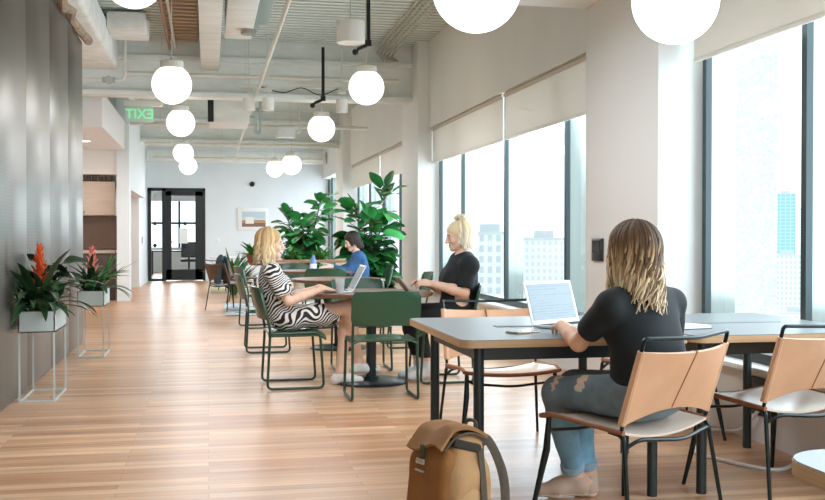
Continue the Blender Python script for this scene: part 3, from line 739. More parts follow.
# ------------------------------------------------------------------ long table: two joined desks, and the corner of another
GREYTOP = mat('grey_laminate', '#757b7c', .40, vary=.03, vscale=(40, 40, 40))
PLY = mat('ply_edge', '#c29a70', .5, vary=.18, vscale=(2, 2, 160))
def rrect(x0, y0, x1, y1, r, k=6):
    P = []
    for cx, cy, a0 in ((x1-r, y1-r, 0), (x0+r, y1-r, PI/2), (x0+r, y0+r, PI), (x1-r, y0+r, 1.5*PI)):
        for i in range(k+1): a = a0+PI/2*i/k; P.append((cx+r*math.cos(a), cy+r*math.sin(a)))
    return P
def slab(P, z0, z1):
    n = len(P); m = MB()
    return m.add([(x, y, z0) for x, y in P]+[(x, y, z1) for x, y in P], [tuple(range(n-1, -1, -1)), tuple(range(n, 2*n))]+[(i, (i+1) % n, n+(i+1) % n, n+i) for i in range(n)])
def desk(x0, y0, x1, y1, lab, legs, r=.06, top=GREYTOP, z=.75):
    cx, cy = (x0+x1)/2, (y0+y1)/2
    t = thing('desk_table', lab, 'table', (cx, cy, 0)); a, b = (x1-x0)/2, (y1-y0)/2
    e = obj('table_edge', slab(rrect(-a, -b, a, b, r), z-.034, z-.003), PLY, t)
    obj('tabletop', slab(rrect(-a+.003, -b+.003, a-.003, b-.003, r-.002), z-.003, z), top, t)
    ix, iy = legs
    obj('apron', MB().bb((-a+ix, -b+iy-.012, z-.105), (a-ix, -b+iy+.012, z-.034)).bb((-a+ix, b-iy-.012, z-.105), (a-ix, b-iy+.012, z-.034)).bb((-a+ix-.012, -b+iy, z-.105), (-a+ix+.012, b-iy, z-.034)).bb((a-ix-.012, -b+iy, z-.105), (a-ix+.012, b-iy, z-.034)), mat('apron_metal', '#202a2a', .4), t)
    for sx in (-1, 1):
        for sy in (-1, 1): obj('leg', MB().tube([(sx*(a-ix), sy*(b-iy), 0), (sx*(a-ix), sy*(b-iy), z-.034)], .024, 14), mat('leg_metal', '#2a3435', .35, metal=.3), t)
    return t
desk(1.06, 4.21, 2.115, 5.42, 'left grey topped table with plywood edge, under the open laptop', (.115, .16))
desk(2.125, 4.21, 3.10, 5.42, 'right grey topped table with plywood edge, against the right window', (.12, .16))
desk(1.155, .75, 2.6, 1.95, 'pale table corner with thick plywood edge at the bottom right', (.3, .3), .12, mat('pale_laminate', '#aeb3b5', .35), .745)
for x0, x1, lab in ((1.38, 1.86, 'flush black cable slot in the left grey table, by the laptop'), (2.44, 2.90, 'flush grey cable slot in the right grey table')):
    solo('cable_slot', MB().bb((x0, 4.79, .7495), (x1, 4.86, .7525)), BLACK if x0 < 2 else mat('grey_slot', '#6d7475', .4), lab, 'cable slot')

# ------------------------------------------------------------------ laptops and small things
ALU = mat('aluminium', '#d9dcde', .3, metal=.35)
def screen_mat(name, base, ink):
    m = mat(name, base, .25, emit=base, estr=.04); N, L, b = nodes_of(m)
    tc = N.new('ShaderNodeTexCoord'); br = N.new('ShaderNodeTexBrick'); br.inputs['Scale'].default_value = 1
    br.inputs['Brick Width'].default_value = .11; br.inputs['Row Height'].default_value = .014; br.inputs['Mortar Size'].default_value = .004
    br.inputs['Color1'].default_value = lin(base); br.inputs['Color2'].default_value = lin(ink); br.inputs['Mortar'].default_value = lin(base)
    mp = N.new('ShaderNodeMapping'); mp.inputs['Rotation'].default_value = (-PI/2, 0, 0)
    L.new(tc.outputs['Object'], mp.inputs[0]); L.new(mp.outputs[0], br.inputs['Vector']); L.new(br.outputs['Color'], b.inputs['Base Color']); L.new(br.outputs['Color'], b.inputs['Emission Color']); return m
SCRN = screen_mat('screen_page', '#76838a', '#6b787f')
def laptop(name, lab, hinge, rz, tilt, w=.34, d=.235, h=.22, sm=SCRN):
    """origin at the hinge middle; the keyboard lies towards local -Y, the screen faces -Y"""
    t = thing(name, lab, 'laptop', hinge, rz)
    k = obj('keyboard_base', MB().bb((-w/2, -d, 0), (w/2, .0, .013), .004), ALU, t)
    m = MB()
    for r in range(5):
        for c in range(13): m.bb((-w/2+.025+c*(w-.05)/13, -.03-.019*r-.016, .0125), (-w/2+.025+c*(w-.05)/13+.019, -.03-.019*r, .0145))
    obj('keys', m, mat('key_black', '#24282b', .5), k)
    obj('trackpad', MB().bb((-.055, -d+.02, .0125), (.055, -d+.095, .0135)), mat('trackpad', '#c2c6c8', .3), k)
    R = Matrix.Rotation(-tilt, 3, 'X'); c = math.cos(tilt); s = math.sin(tilt)
    sc = obj('screen_lid', MB().box(R @ Vector((0, .004, h/2))+Vector((0, 0, .012)), (w, .007, h), R, .003), mat('lid_white', '#eceef0', .35), t)
    dsp = obj('display', MB().box((0, 0, 0), (w-.03, .002, h-.032)), sm, sc)
    dsp.location = R @ Vector((0, -.0005, h/2+.002))+Vector((0, 0, .012)); dsp.rotation_euler = (-tilt, 0, 0)
    return t
laptop('laptop', 'white laptop open in front of the woman at the long table', (1.70, 4.83, .7525), math.radians(31), math.radians(17), .36, .25, .215)
laptop('laptop', 'silver laptop of the zebra dress woman on the nearest round table', (1.13, 8.24, .741), math.radians(-90), math.radians(28), .33, .23, .23)
t = thing('smartphone', 'dark smartphone lying on the left grey table beside the white laptop', 'phone', (1.42, 4.50, .751), math.radians(-58))
obj('body', MB().bb((-.038, -.078, 0), (.038, .078, .008), .003), mat('phone_side', '#b99a80', .3, metal=.4), t)
obj('display', MB().bb((-.036, -.076, .0075), (.036, .076, .009)), mat('black_glass', '#1b1f22', .08), t)
t = thing('notebook', 'white notebook lying on the right grey table beside the woman', 'notebook', (2.26, 4.56, .751), math.radians(12))
obj('cover', MB().bb((-.10, -.07, 0), (.10, .07, .004)), mat('dark_cover', '#3a3f42', .5), t); obj('pages', MB().bb((-.098, -.068, .004), (.095, .068, .016)), WHITE, t)
t = thing('plastic_cup', 'clear plastic cup beside the silver laptop on the nearest round table', 'cup', (1.02, 8.0, .741))
obj('cup_wall', MB().lathe([(.028, 0), (.040, .115), (.042, .117), (.038, .115), (.0265, .004)], n=28), mat('clear_plastic', '#f1f4f4', .12, trans=.6), t)
obj('drink', MB().lathe([(.0255, .005), (.034, .075)], n=24), mat('pale_drink', '#e9e6de', .3), t)
t = thing('glass_bottle', 'blue and clear bottle standing on the third round table', 'bottle', (1.33, 13.15, .741))
obj('bottle_wall', MB().lathe([(.042, 0), (.045, .02), (.045, .12), (.02, .165), (.018, .2), (.022, .205)], n=24), mat('blue_glass', '#6f8fc4', .1, trans=.3), t)
obj('label_band', MB().lathe([(.046, .03), (.046, .09)], n=24), mat('pale_label', '#dfe6ee', .5), t)
# rugs
def rug(name, lab, x0, y0, x1, y1, c1, c2):
    m = mat(name+c1.strip('#'), c1, .95); N, L, b = nodes_of(m); tc = N.new('ShaderNodeTexCoord'); wv = N.new('ShaderNodeTexWave')
    wv.inputs['Scale'].default_value = 3.0; wv.inputs['Distortion'].default_value = 9; wv.bands_direction = 'DIAGONAL'
    mx = N.new('ShaderNodeMix'); mx.data_type = 'RGBA'; mx.inputs[6].default_value = lin(c1); mx.inputs[7].default_value = lin(c2)
    L.new(tc.outputs['Object'], wv.inputs['Vector']); L.new(wv.outputs['Fac'], mx.inputs[0]); L.new(mx.outputs[2], b.inputs['Base Color'])
    solo(name, MB().bb((x0, y0, 0), (x1, y1, .012), .004), m, lab, 'rug')
rug('floor_rug', 'blue and white patterned rug under the farthest round table', .25, 15.3, 1.9, 18.2, '#5d7487', '#d9dad5')
rug('floor_rug', 'thin olive green rug near the back wall beside the glass door', .05, 21.4, 1.0, 24.6, '#93916f', '#b3ad88')
# jacket over the far brown chair
m = MB()
m.grid(lambda u, v: (.36-.20+.10-.10*u-.07*math.cos(PI*v)*.9-.02*math.sin(u*11), 16.5-.36+.46*u, .86-.42*abs(2*v-1)**1.3+.015*math.sin(u*9+v*5)), 16, 14, thick=.018)
solo('jacket', m, mat('teal_denim', '#2c4a55', .85, vary=.2, vscale=(9, 9, 9)), 'teal jacket draped over the back of the far brown chair', 'jacket')

# ------------------------------------------------------------------ plant stands
STEEL = mat('stand_grey', '#b9c6c3', .4)
def stand(x0, y0, lab, sz=(.25, .6)):
    t = thing('plant_stand', lab, 'planter', (x0, y0, 0), 0, 'pale grey plant stands'); a, b = sz
    m = MB()
    m.bb((0, 0, .50), (a, .008, .65)).bb((0, b-.008, .50), (a, b, .65)).bb((0, 0, .50), (.008, b, .65)).bb((a-.008, 0, .50), (a, b, .65)).bb((0, 0, .50), (a, b, .508))
    obj('planter_box', m, STEEL, t, smooth=False)
    obj('soil', MB().bb((.009, .009, .508), (a-.009, b-.009, .625)), mat('soil', '#2d231b', .95, bump=1, bscale=60), t)
    for x in (.006, a-.006):
        for y in (.006, b-.006): obj('leg', MB().bb((x-.006, y-.006, 0), (x+.006, y+.006, .50)), STEEL, t)
    obj('base_frame', MB().bb((.012, 0, 0), (a-.012, .012, .012)).bb((.012, b-.012, 0), (a-.012, b, .012)).bb((0, .012, 0), (.012, b-.012, .012)).bb((a-.012, .012, 0), (a, b-.012, .012)), STEEL, t)
stand(-1.335, 7.70, 'pale grey box plant stand in front, holding the orange bromeliad')
stand(-1.255, 10.40, 'pale grey box plant stand farther back, holding the pink bromeliad')
# ------------------------------------------------------------------ plants
def clear_of_wall(mb, x, wall=XP+.02):
    """leaves that meet the metal wall bend along it"""
    for i, p in enumerate(mb.v):
        if p[0] < wall-x: mb.v[i] = (wall-x+.12*min(.15, wall-x-p[0]), p[1], p[2]+.25*(wall-x-p[0]))
    return mb
def leaf_mat(name, c, rough=.4, v=.3):
    m = mat(name, c, rough); N, L, b = nodes_of(m)
    at = N.new('ShaderNodeVertexColor'); at.layer_name = 'Col'
    mx = N.new('ShaderNodeMix'); mx.data_type = 'RGBA'; mx.blend_type = 'MULTIPLY'; mx.inputs[0].default_value = 1
    mx.inputs[6].default_value = lin(c); L.new(at.outputs['Color'], mx.inputs[7]); L.new(mx.outputs[2], b.inputs['Base Color'])
    b.inputs['Subsurface Weight'].default_value = .0
    return m
def blade(mb, base, az, length, w, rise, droop, rg, n=9, tone=None, fold=.25, shape=.6):
    """a strap leaf arching out of base"""
    d = Vector((math.cos(az), math.sin(az), 0)); s = Vector((-d.y, d.x, 0)); vs = []; fs = []
    tone = tone or rg.uniform(.6, 1.2); tw = rg.uniform(-.3, .3)
    p = Vector(base); ang = rise
    for i in range(n+1):
        t = i/n; ww = w*(math.sin(PI*min(1, (t+.12)*.9))**shape)*(1 if t < .98 else .1)
        u = Vector((0, 0, 1))*math.cos(ang)-d*math.sin(ang)
        ss = (s*math.cos(tw*t)+u*math.sin(tw*t))
        vs += [p-ss*ww+u*ww*fold, p, p+ss*ww+u*ww*fold]
        p = p+(d*math.cos(ang)+Vector((0, 0, 1))*math.sin(ang))*(length/n); ang -= droop/n
    for i in range(n):
        for k in (0, 1): a = i*3+k; fs.append((a, a+1, a+4, a+3))
    mb.add(vs, fs, 0, (tone, tone, tone*rg.uniform(.8, 1.1), 1))
def broad(mb, base, dirv, length, w, rg, tone=None, wave=.06, n=8):
    """a big ovate leaf, fiddle shaped"""
    d = Vector(dirv).normalized(); s = d.cross(Vector((0, 0, 1)))
    s = s.normalized() if s.length > .05 else Vector((1, 0, 0)); up = s.cross(d).normalized()
    roll = rg.uniform(-.6, .6); s, up = s*math.cos(roll)+up*math.sin(roll), up*math.cos(roll)-s*math.sin(roll)
    tone = tone or rg.uniform(.45, 1.35); ph = rg.uniform(0, 6); vs = []; fs = []; bend = rg.uniform(.2, .9)
    for i in range(n+1):
        t = i/n; prof = (math.sin(PI*t**.75)**.6)*(.72+.38*t) if 0 < t < 1 else .02
        c = Vector(base)+d*(length*t)-up*(bend*length*.35*t*t)
        for q in (-1, -.5, 0, .5, 1):
            vs.append(c+s*(q*w*prof)+up*(abs(q)*w*.22*prof+wave*w*math.sin(t*9+ph+q*2)*abs(q)))
    for i in range(n):
        for k in range(4): a = i*5+k; fs.append((a, a+1, a+6, a+5))
    mb.add(vs, fs, 0, (tone, tone, tone*.9, 1))
LEAFD = leaf_mat('dark_leaf', '#2b4a2c', .35); LEAFM = leaf_mat('mid_leaf', '#3f7a3a', .3); LEAFF = leaf_mat('fig_leaf', '#2a7239', .28); LEAFY = leaf_mat('lime_leaf', '#6f9a4a', .35)
def bromeliad(x, y, lab, fl, flower_h, seed, n=34, L=.42):
    rg = random.Random(seed); t = thing('bromeliad', lab, 'plant', (x, y, .626))
    m = MB()
    for i in range(n):
        r = rg.random(); blade(m, (rg.uniform(-.05, .05), rg.uniform(-.12, .12), 0), rg.uniform(0, 2*PI), L*rg.uniform(.6, 1.1), .024+.012*rg.random(), rg.uniform(.5, 1.45), rg.uniform(.7, 1.9), rg)
    obj('foliage', clear_of_wall(m, x), LEAFD, t)
    m = MB(); m.tube([(0, 0, .0), (0, 0, flower_h)], [.014, .010], 8, col=(1, 1, 1, 1))
    for i in range(34):
        z = flower_h*(.38+.62*i/33); blade(m, (0, 0, z), i*2.4, .11*(1.15-.6*i/33), .016, .45+.5*i/33, -.5, rg, n=5, tone=rg.uniform(.85, 1.15))
    obj('flower_spike', m, leaf_mat(fl[0], fl[1], .4), t)
    return t
bromeliad(-1.21, 7.86, 'bromeliad with tall orange flower spike in the nearest plant stand', ('orange_flower', '#e0592b'), .47, 3, 60, .56)
bromeliad(-1.135, 10.58, 'bromeliad with pink flower spike in the farther plant stand', ('pink_flower', '#e5837c'), .43, 5, 36, .46)
def bushy(x, y, z, lab, seed, n, L, w, mt, rise=(.5, 1.4), name='foliage_plant', droop=(.4, 1.3)):
    rg = random.Random(seed); t = thing(name, lab, 'plant', (x, y, z)); m = MB()
    for i in range(n): blade(m, (rg.uniform(-.04, .04), rg.uniform(-.05, .05), 0), rg.uniform(0, 2*PI), L*rg.uniform(.6, 1.1), w*rg.uniform(.7, 1.2), rg.uniform(*rise), rg.uniform(*droop), rg, shape=1.0)
    obj('foliage', clear_of_wall(m, x), mt, t); return t
def roundleaf(x, y, z, lab, seed, n, h, L, mt):
    rg = random.Random(seed); t = thing('broadleaf_plant', lab, 'plant', (x, y, z)); m = MB(); st = MB()
    for i in range(n):
        a = rg.uniform(0, 2*PI); hh = h*rg.uniform(.5, 1); r = .10*rg.random()
        p = (r*math.cos(a), r*math.sin(a)*1.2, hh); st.tube([(0, 0, 0), p], .004, 5)
        broad(m, p, (math.cos(a), math.sin(a), rg.uniform(-.2, .5)), L*rg.uniform(.7, 1.1), L*.42, rg)
    obj('foliage', clear_of_wall(m, x), mt, t); obj('stem', st, LEAFD, t); return t
roundleaf(-1.17, 8.10, .626, 'dark broad leaved plant right behind the orange bromeliad', 11, 16, .36, .22, LEAFD)
bushy(-1.23, 8.2, .626, 'strappy light green plant at the back of the nearest plant stand', 12, 14, .45, .02, LEAFM, (.8, 1.4))
bushy(-1.10, 10.85, .626, 'long leaved plant at the back of the farther plant stand, leaning over the passage', 13, 16, .50, .022, LEAFM, (.6, 1.2), droop=(.1, .8))
roundleaf(-1.08, 10.56, .626, 'low broad leaved plant in the farther plant stand', 14, 14, .16, .13, LEAFM)

def fig_tree(x, y, h, lab, seed, n, spread):
    rg = random.Random(seed); t = thing('fig_tree', lab, 'tree', (x, y, 0), 0, 'potted fiddle leaf fig trees')
    obj('pot', MB().lathe([(.17, 0), (.22, .38), (.225, .40), (.20, .40), (.19, .35)], n=32), mat('fig_pot', '#d6d2c8', .6), t)
    obj('soil', MB().lathe([(.195, .34), (.195, .365)], n=24), mat('soil', '#2d231b'), t)
    tr = MB(); m = MB(); tops = []
    for k in range(3):
        a = k*2.1+.4; ex = spread*.42*math.cos(a); ey = spread*.42*math.sin(a); hh = h*(1, .86, .78)[k]
        P = spline([(0.03*math.cos(a), .03*math.sin(a), .35), (ex*.4, ey*.4, hh*.5), (ex, ey, hh-.10)], 8)
        tr.tube(P, [.018, .009], 8); tops.append(P)
    for i in range(n):
        P = tops[i % 3]; u = rg.uniform(.12, 1.0); q = P[min(len(P)-1, int(u*(len(P)-1)))]
        a = rg.uniform(0, 2*PI); el = rg.uniform(-.5, .5)+(.7 if u > .92 else 0)
        d = Vector((math.cos(a)*math.cos(el), math.sin(a)*math.cos(el), math.sin(el)))
        b = Vector(q)+d*rg.uniform(.03, .16); tr.tube([q, b], .004, 5)
        L = rg.uniform(.20, .33)
        g = rg.uniform(.5, 1.0) if u < .8 else rg.uniform(.9, 1.9)
        broad(m, b, d, L, L*.36, rg, g)
    obj('trunk', tr, mat('bark', '#5b4632', .8), t); obj('foliage', m, LEAFF, t)
    return t
fig_tree(2.22, 14.0, 1.95, 'tall fiddle leaf fig tree standing before the second column, nearer one', 21, 300, .56)
fig_tree(1.85, 20.2, 2.02, 'fiddle leaf fig tree farther back, left of the person in denim', 23, 380, .95)
bushy(1.45, 18.6, .751, 'leafy green plant standing on the wooden ledge table, left one', 31, 40, .34, .035, LEAFM, (.3, 1.4))
bushy(2.05, 18.6, .751, 'leafy green plant standing on the wooden ledge table, right one', 32, 40, .34, .035, LEAFM, (.3, 1.4))
t = thing('potted_plant', 'terracotta pot of green leaves on the farthest round table', 'plant', (.70, 16.95, .741))
obj('pot', MB().lathe([(.055, 0), (.08, .11), (.088, .115), (.088, .14), (.075, .14), (.07, .1)], n=24), mat('terracotta', '#a4532f', .7), t)
rg = random.Random(8); m = MB()
for i in range(42): blade(m, (0, 0, .11), rg.uniform(0, 2*PI), rg.uniform(.18, .36), .03, rg.uniform(.1, 1.4), rg.uniform(.3, 1.4), rg, shape=1)
obj('foliage', m, LEAFM, t)
bushy(.50, 20.6, .0, 'leafy plant with a pale flower behind the terracotta pot, near the back wall', 36, 60, .95, .05, LEAFM, (.9, 1.5), 'floor_plant', (.3, 1.2))
# ------------------------------------------------------------------ people
def skin_mat(name, c):
    m = mat(name, c, .45, vary=.06, vscale=(25, 25, 25)); N, L, b = nodes_of(m)
    b.inputs['Subsurface Weight'].default_value = .15; b.inputs['Subsurface Radius'].default_value = (.012, .005, .003); b.inputs['Subsurface Scale'].default_value = 1
    return m
SKIN = skin_mat('fair_skin', '#e8bda2'); SKIN2 = skin_mat('tan_skin', '#d9a583'); LIP = mat('lips', '#b9655a', .4); BROW = mat('brow', '#8a6a4c', .8); EYE = mat('eye', '#2a2422', .2)
V = lambda *a: np.array(a, float)
def unit(v): v = np.array(v, float); return v/max(np.linalg.norm(v), 1e-9)
def lerp(a, b, t): return np.array(a)*(1-t)+np.array(b)*t

def hand(S, wr, d, palm, thumb, curl=.35, sc=1.0):
    """wr wrist, d towards the fingers, palm = the palm's facing, thumb = side of the thumb"""
    d = unit(d); palm = unit(palm-d*(palm@d)); th = unit(np.cross(palm, d)); th = th if th@np.array(thumb) > 0 else -th
    R = np.stack([th, d, palm], 1)
    S.ell(wr+d*.045*sc, (.036*sc, .050*sc, .015*sc), R, k=.012)
    S.cap(wr-d*.01, wr+d*.03*sc, .022*sc, .020*sc, k=.015)
    for off, L in ((.027, .070), (.009, .078), (-.009, .073), (-.026, .057)):
        p = wr+d*.080*sc+th*off*sc-palm*.002; c = curl*(1.0+.25*(off < 0)); ang = c*.5; r = .0082*sc
        S.cap(wr+d*.05*sc+th*off*.85*sc, p, .0095*sc, r, k=.006)
        for q, f in enumerate((.45, .31, .24)):
            v = d*math.cos(ang)+palm*math.sin(ang)+th*off*1.2
            p2 = p+unit(v)*L*f*sc; S.cap(p, p2, r, r*.93, k=.003); p = p2; r *= .93; ang += c*.9
    a = wr+d*.018*sc+th*.024*sc; b = a+unit(d*.72+th*.75+palm*.25)*.038*sc; c2 = b+unit(d+th*.2+palm*.35)*.030*sc; e = c2+unit(d+palm*.3)*.024*sc
    S.cap(a, b, .0135*sc, .0105*sc, k=.010); S.cap(b, c2, .0102*sc, .009*sc, k=.003); S.cap(c2, e, .009*sc, .0078*sc, k=.003)

def head(S, c, Rh, sc=1.0):
    P = lambda x, y, z: c+Rh@(np.array((x, y, z))*sc)
    e = lambda p, r, k=.02, sub=False: S.ell(P(*p), np.array(r)*sc, Rh, k, sub)
    e((0, -.014, .032), (.073, .094, .083)); e((0, .022, -.030), (.056, .064, .084), .03)
    S.cap(P(-.046, .005, -.062), P(-.012, .062, -.094), .020*sc, .019*sc, k=.025); S.cap(P(.046, .005, -.062), P(.012, .062, -.094), .020*sc, .019*sc, k=.025)
    S.cap(P(-.01, .068, -.096), P(.01, .068, -.096), .016*sc, k=.02)
    S.cap(P(-.034, .072, .018), P(.034, .072, .018), .012*sc, k=.02)
    e((-.036, .058, -.034), (.024, .022, .022), .02); e((.036, .058, -.034), (.024, .022, .022), .02)
    for s in (-1, 1): S.ell(P(s*.030, .094, .000), np.array((.017, .012, .011))*sc, Rh, .012, True)
    for s in (-1, 1): e((s*.030, .074, -.001), (.0125, .0125, .0115), .003)
    S.cap(P(0, .086, .006), P(0, .108, -.030), .0075*sc, .0095*sc, k=.012); e((0, .107, -.033), (.011, .011, .010), .006)
    for s in (-1, 1): e((s*.011, .096, -.036), (.008, .010, .008), .006)
    S.cap(P(-.016, .085, -.060), P(.016, .085, -.060), .0065*sc, k=.006); S.cap(P(-.013, .084, -.070), P(.013, .084, -.070), .0072*sc, k=.005)
    for s in (-1, 1):
        S.ell(P(s*.074, -.006, -.010), np.array((.008, .019, .031))*sc, Rh, .008); S.ell(P(s*.082, .000, -.008), np.array((.005, .010, .018))*sc, Rh, .004, True)

def face_pick(c, Rh, sc, extra=None):
    def f(q):
        L = ((q-c)@Rh)/sc; x, y, z = np.abs(L[:, 0]), L[:, 1], L[:, 2]; out = np.zeros(len(q), int)
        out[(((x/.020)**2+((z+.065)/.011)**2) < 1) & (y > .083)] = 1
        out[(x > .012) & (x < .048) & (np.abs(z-.020+.10*np.abs(x-.03)) < .0042) & (y > .070)] = 2
        out[(((x-.030)/.011)**2+((z+.001)/.0055)**2 < 1) & (y > .070)] = 3
        if extra is not None: out = np.where((out == 0), extra(q), out)
        return out
    return f

def torso(S, J, g=0.0, bust=.03):
    """g swells everything, for clothes over the body"""
    up = unit(J['chest']-J['pelvis']); rt = unit(J['shR']-J['shL']); Rc = np.stack([rt, unit(np.cross(up, rt)), up], 1)
    rp = unit(J['hipR']-J['hipL']); Rp = np.stack([rp, unit(np.cross(up, rp)), up], 1)
    S.ell(J['pelvis']+up*.01, V(.165, .115, .115)+g, Rp, k=.03)
    S.ell(lerp(J['pelvis'], J['chest'], .5), V(.128, .098, .15)+g, lerp(Rp, Rc, .5), k=.06)
    S.ell(J['chest'], V(.145, .102, .165)+g, Rc, k=.06)
    nb = J['neck']
    for s in ('shL', 'shR'):
        S.cap(lerp(nb, J[s], .25)-up*.02, J[s], .050+g, .047+g, k=.05)
    f = Rc[:, 1]
    if bust:
        for s in (-1, 1): S.ell(J['chest']+f*(.075)+rt*s*.065-up*.01, V(.060, .048, .058)+g, Rc, k=.04)
    return Rc

def limbs(S, J, arms=True, legs=True, g=0.0, sc=1.0):
    if arms:
        for s in 'LR':
            a, b, c = J['sh'+s], J['el'+s], J['wr'+s]
            S.cap(a, b, (.046+g)*sc, (.036+g)*sc, k=.03); S.cap(b, lerp(b, c, .35), (.036+g)*sc, (.037+g)*sc, k=.02); S.cap(lerp(b, c, .35), c, (.037+g)*sc, (.024+g)*sc, k=.02)
    if legs:
        for s in 'LR':
            a, b, c = J['hip'+s], J['kn'+s], J['an'+s]
            S.cap(a, b, .083+g, .055+g, k=.04); S.cap(b, lerp(b, c, .3), .053+g, .053+g, k=.03); S.cap(lerp(b, c, .3), c, .053+g, .034+g, k=.03)

def foot(S, an, toe, g=0.0):
    d = unit(np.array(toe)-an); h = an-d*.045; h = np.array((h[0], h[1], an[2]-.045)); t = np.array(toe, float)
    S.cap(an, h, .033+g, .028+g, k=.02); S.cap(h, lerp(h, t, .62)+V(0, 0, .006), .028+g, .034+g, k=.02); S.cap(lerp(h, t, .62), t, .034+g, .022+g, k=.02); S.cap(an, lerp(h, t, .5)+V(0, 0, .02), .034+g, .026+g, k=.03)

def shoe(S, an, toe, g=.008):
    foot(S, an, toe, g)

def hair_mesh(c, Rh, n, length, wave, width, colf, seed, rad=(.083, .105, .094), face=1.0, ctr=(0, -.016, .036), hang=None, lay=2, part=.0, flare=.0, back_only=False, front=None):
    """locks that start at the crown, follow the skull and hang down"""
    rg = random.Random(seed); mb = MB(); c = np.array(c)
    for i in range(n):
        az = rg.uniform(-PI, PI)                    # 0 = straight back, +-pi = front
        if abs(az) > PI-face: az = (PI-face)*rg.uniform(.75, 1)*(1 if az > 0 else -1)
        layer = rg.random(); R = np.array(rad)*(1-.10*layer)+rg.uniform(-.002, .004)
        dirx, diry = math.sin(az), -math.cos(az)
        pts = []; ph = rg.uniform(0, 6); fr = rg.uniform(.8, 1.25); amp = wave*rg.uniform(.5, 1.3)
        L = length(az, rg) if callable(length) else length*rg.uniform(.85, 1.05)
        N = 18; el = math.radians(rg.uniform(55, 88)); used = 0; prev = None; p = None
        step = (L+.16)/N
        for q in range(N+1):
            if el > math.radians(-8):
                px = np.array((dirx*math.cos(el)*R[0], diry*math.cos(el)*R[1], math.sin(el)*R[2]))+np.array(ctr)
                el -= step/R[2]; p = px
            else:
                drop = used-0
                if prev is None: prev = p.copy()
                k = q*step
                out = flare*(k-.16)
                p = p+np.array((dirx*.02-p[0]*.25*step, diry*.02-(p[1]+.03)*.2*step, -1.0))*step*np.array((1+flare, 1+flare, 1))
            wv = amp*max(0, (q/N-.35))*1.5
            off = np.array((math.cos(az)*math.sin(ph+q*fr*.75), -math.sin(az)*0+.6*math.cos(ph+q*fr*.75)*(1 if abs(az) < 2 else .4), 0))*wv
            if Rh is not None: W = c+Rh@(p+off)
            pts.append(W)
        if hang: pts = [hang(v) for v in pts]
        b = rg.uniform(.55, 1.35); w = width*rg.uniform(.6, 1.2)
        k0 = len(mb.v); mb.tube(pts, [w*.55, w, w, w*.9, w*.25], 6, flat=tuple(Rh@np.array((dirx, diry, .2)))+(.45,), col=(1, 1, 1, 1))
        for vi in range(k0, len(mb.v)):
            t = (vi-k0)//6/N; mb.col[vi] = colf(min(t, 1), mb.v[vi], b, rg)
    return mb

HAIR = mat('hair', '#ffffff', .55); 
def _h():
    N, L, b = nodes_of(HAIR); at = N.new('ShaderNodeVertexColor'); at.layer_name = 'Col'; L.new(at.outputs[0], b.inputs['Base Color'])
    b.inputs['Specular IOR Level'].default_value = .22
_h()
def grad(stops, b):
    ts = [s[0] for s in stops]; cs = np.array([lin(s[1])[:3] for s in stops])
    return lambda t, k: tuple(float(np.interp(t, ts, cs[:, i])*k) for i in range(3))+(1.0,)

def skullcap(c, Rh, sc, m, parent, name, h=.006, back=0.0, rad=(.082, .103, .092), low=-.07, cutf=.052):
    lo = np.array(c)-.2; S = Solid(lo, np.array(c)+.2, h)
    S.ell(np.array(c)+Rh@V(0, -.018, .034), np.array(rad), Rh, k=.01)
    S.cap(np.array(c)+Rh@V(0, -.045, 0), np.array(c)+Rh@V(0, -.045, low), .066, .055, k=.04)
    S.ell(np.array(c)+Rh@V(0, .085, -.035), V(.078, .072, .085), Rh, k=.015, sub=True)
    for s in (-1, 1): S.ell(np.array(c)+Rh@V(s*.08, .035, -.05), V(.03, .05, .06), Rh, k=.015, sub=True)
    return solid_obj(name, S, m, parent)

def rot_joints(J, yaw):
    c, s = math.cos(yaw), math.sin(yaw); R = np.array(((c, -s, 0), (s, c, 0), (0, 0, 1)))
    return {k: R@np.array(v, float) for k, v in J.items()}, R

def bbox(J, pad=.22):
    A = np.array(list(J.values())); return A.min(0)-pad, A.max(0)+pad

# ============ woman with the laptop at the long table (joints in world metres, root at the floor below her)
root = V(1.76, 4.02, 0)
JW = dict(pelvis=(1.80, 3.97, .545), chest=(1.775, 3.985, .815), neck=(1.765, 3.985, .985), head=(1.735, 3.985, 1.125),
          shL=(1.61, 3.915, .91), shR=(1.945, 4.06, .91), elL=(1.535, 4.085, .745), wrL=(1.545, 4.33, .795), elR=(2.0, 4.20, .70), wrR=(1.82, 4.42, .795),
          hipL=(1.715, 3.945, .535), hipR=(1.88, 4.03, .535), knL=(1.50, 4.25, .51), knR=(1.64, 4.42, .515), anL=(1.64, 4.42, .10), anR=(1.72, 4.46, .095))
J = {k: np.array(v)-root for k, v in JW.items()}
W1 = thing('person', 'woman seen from behind in black T-shirt and ripped jeans typing on a laptop', 'person', tuple(root))
Rh = frame((-.36, .92, -.14)); hc = J['head']
lo, hi = bbox(J, .16)
S = Solid(lo, hi, .0055)
torso(S, J); limbs(S, J); S.cap(J['neck']-V(0, 0, .03), hc+Rh@V(0, -.02, -.05), .052, .048, k=.03); head(S, hc, Rh)
hand(S, J['wrL'], V(.22, .95, -.10), V(.1, -.05, -1), V(.9, -.2, 0), .42); hand(S, J['wrR'], V(-.55, .8, -.10), V(0, 0, -1), V(-.8, -.5, 0), .42)
foot(S, J['anL'], J['anL']+V(-.15, .01, -.065)); foot(S, J['anR'], J['anR']+V(.02, .15, -.06))
solid_obj('body', S, [SKIN2, LIP, BROW, EYE], W1, face_pick(hc, Rh, 1))
S = Solid(lo, hi, .007); Rc = torso(S, J, .014); S.ell(lerp(J['pelvis'], J['chest'], .45)+Rc@V(.03, 0, 0), (.178, .130, .26), Rc, k=.05)
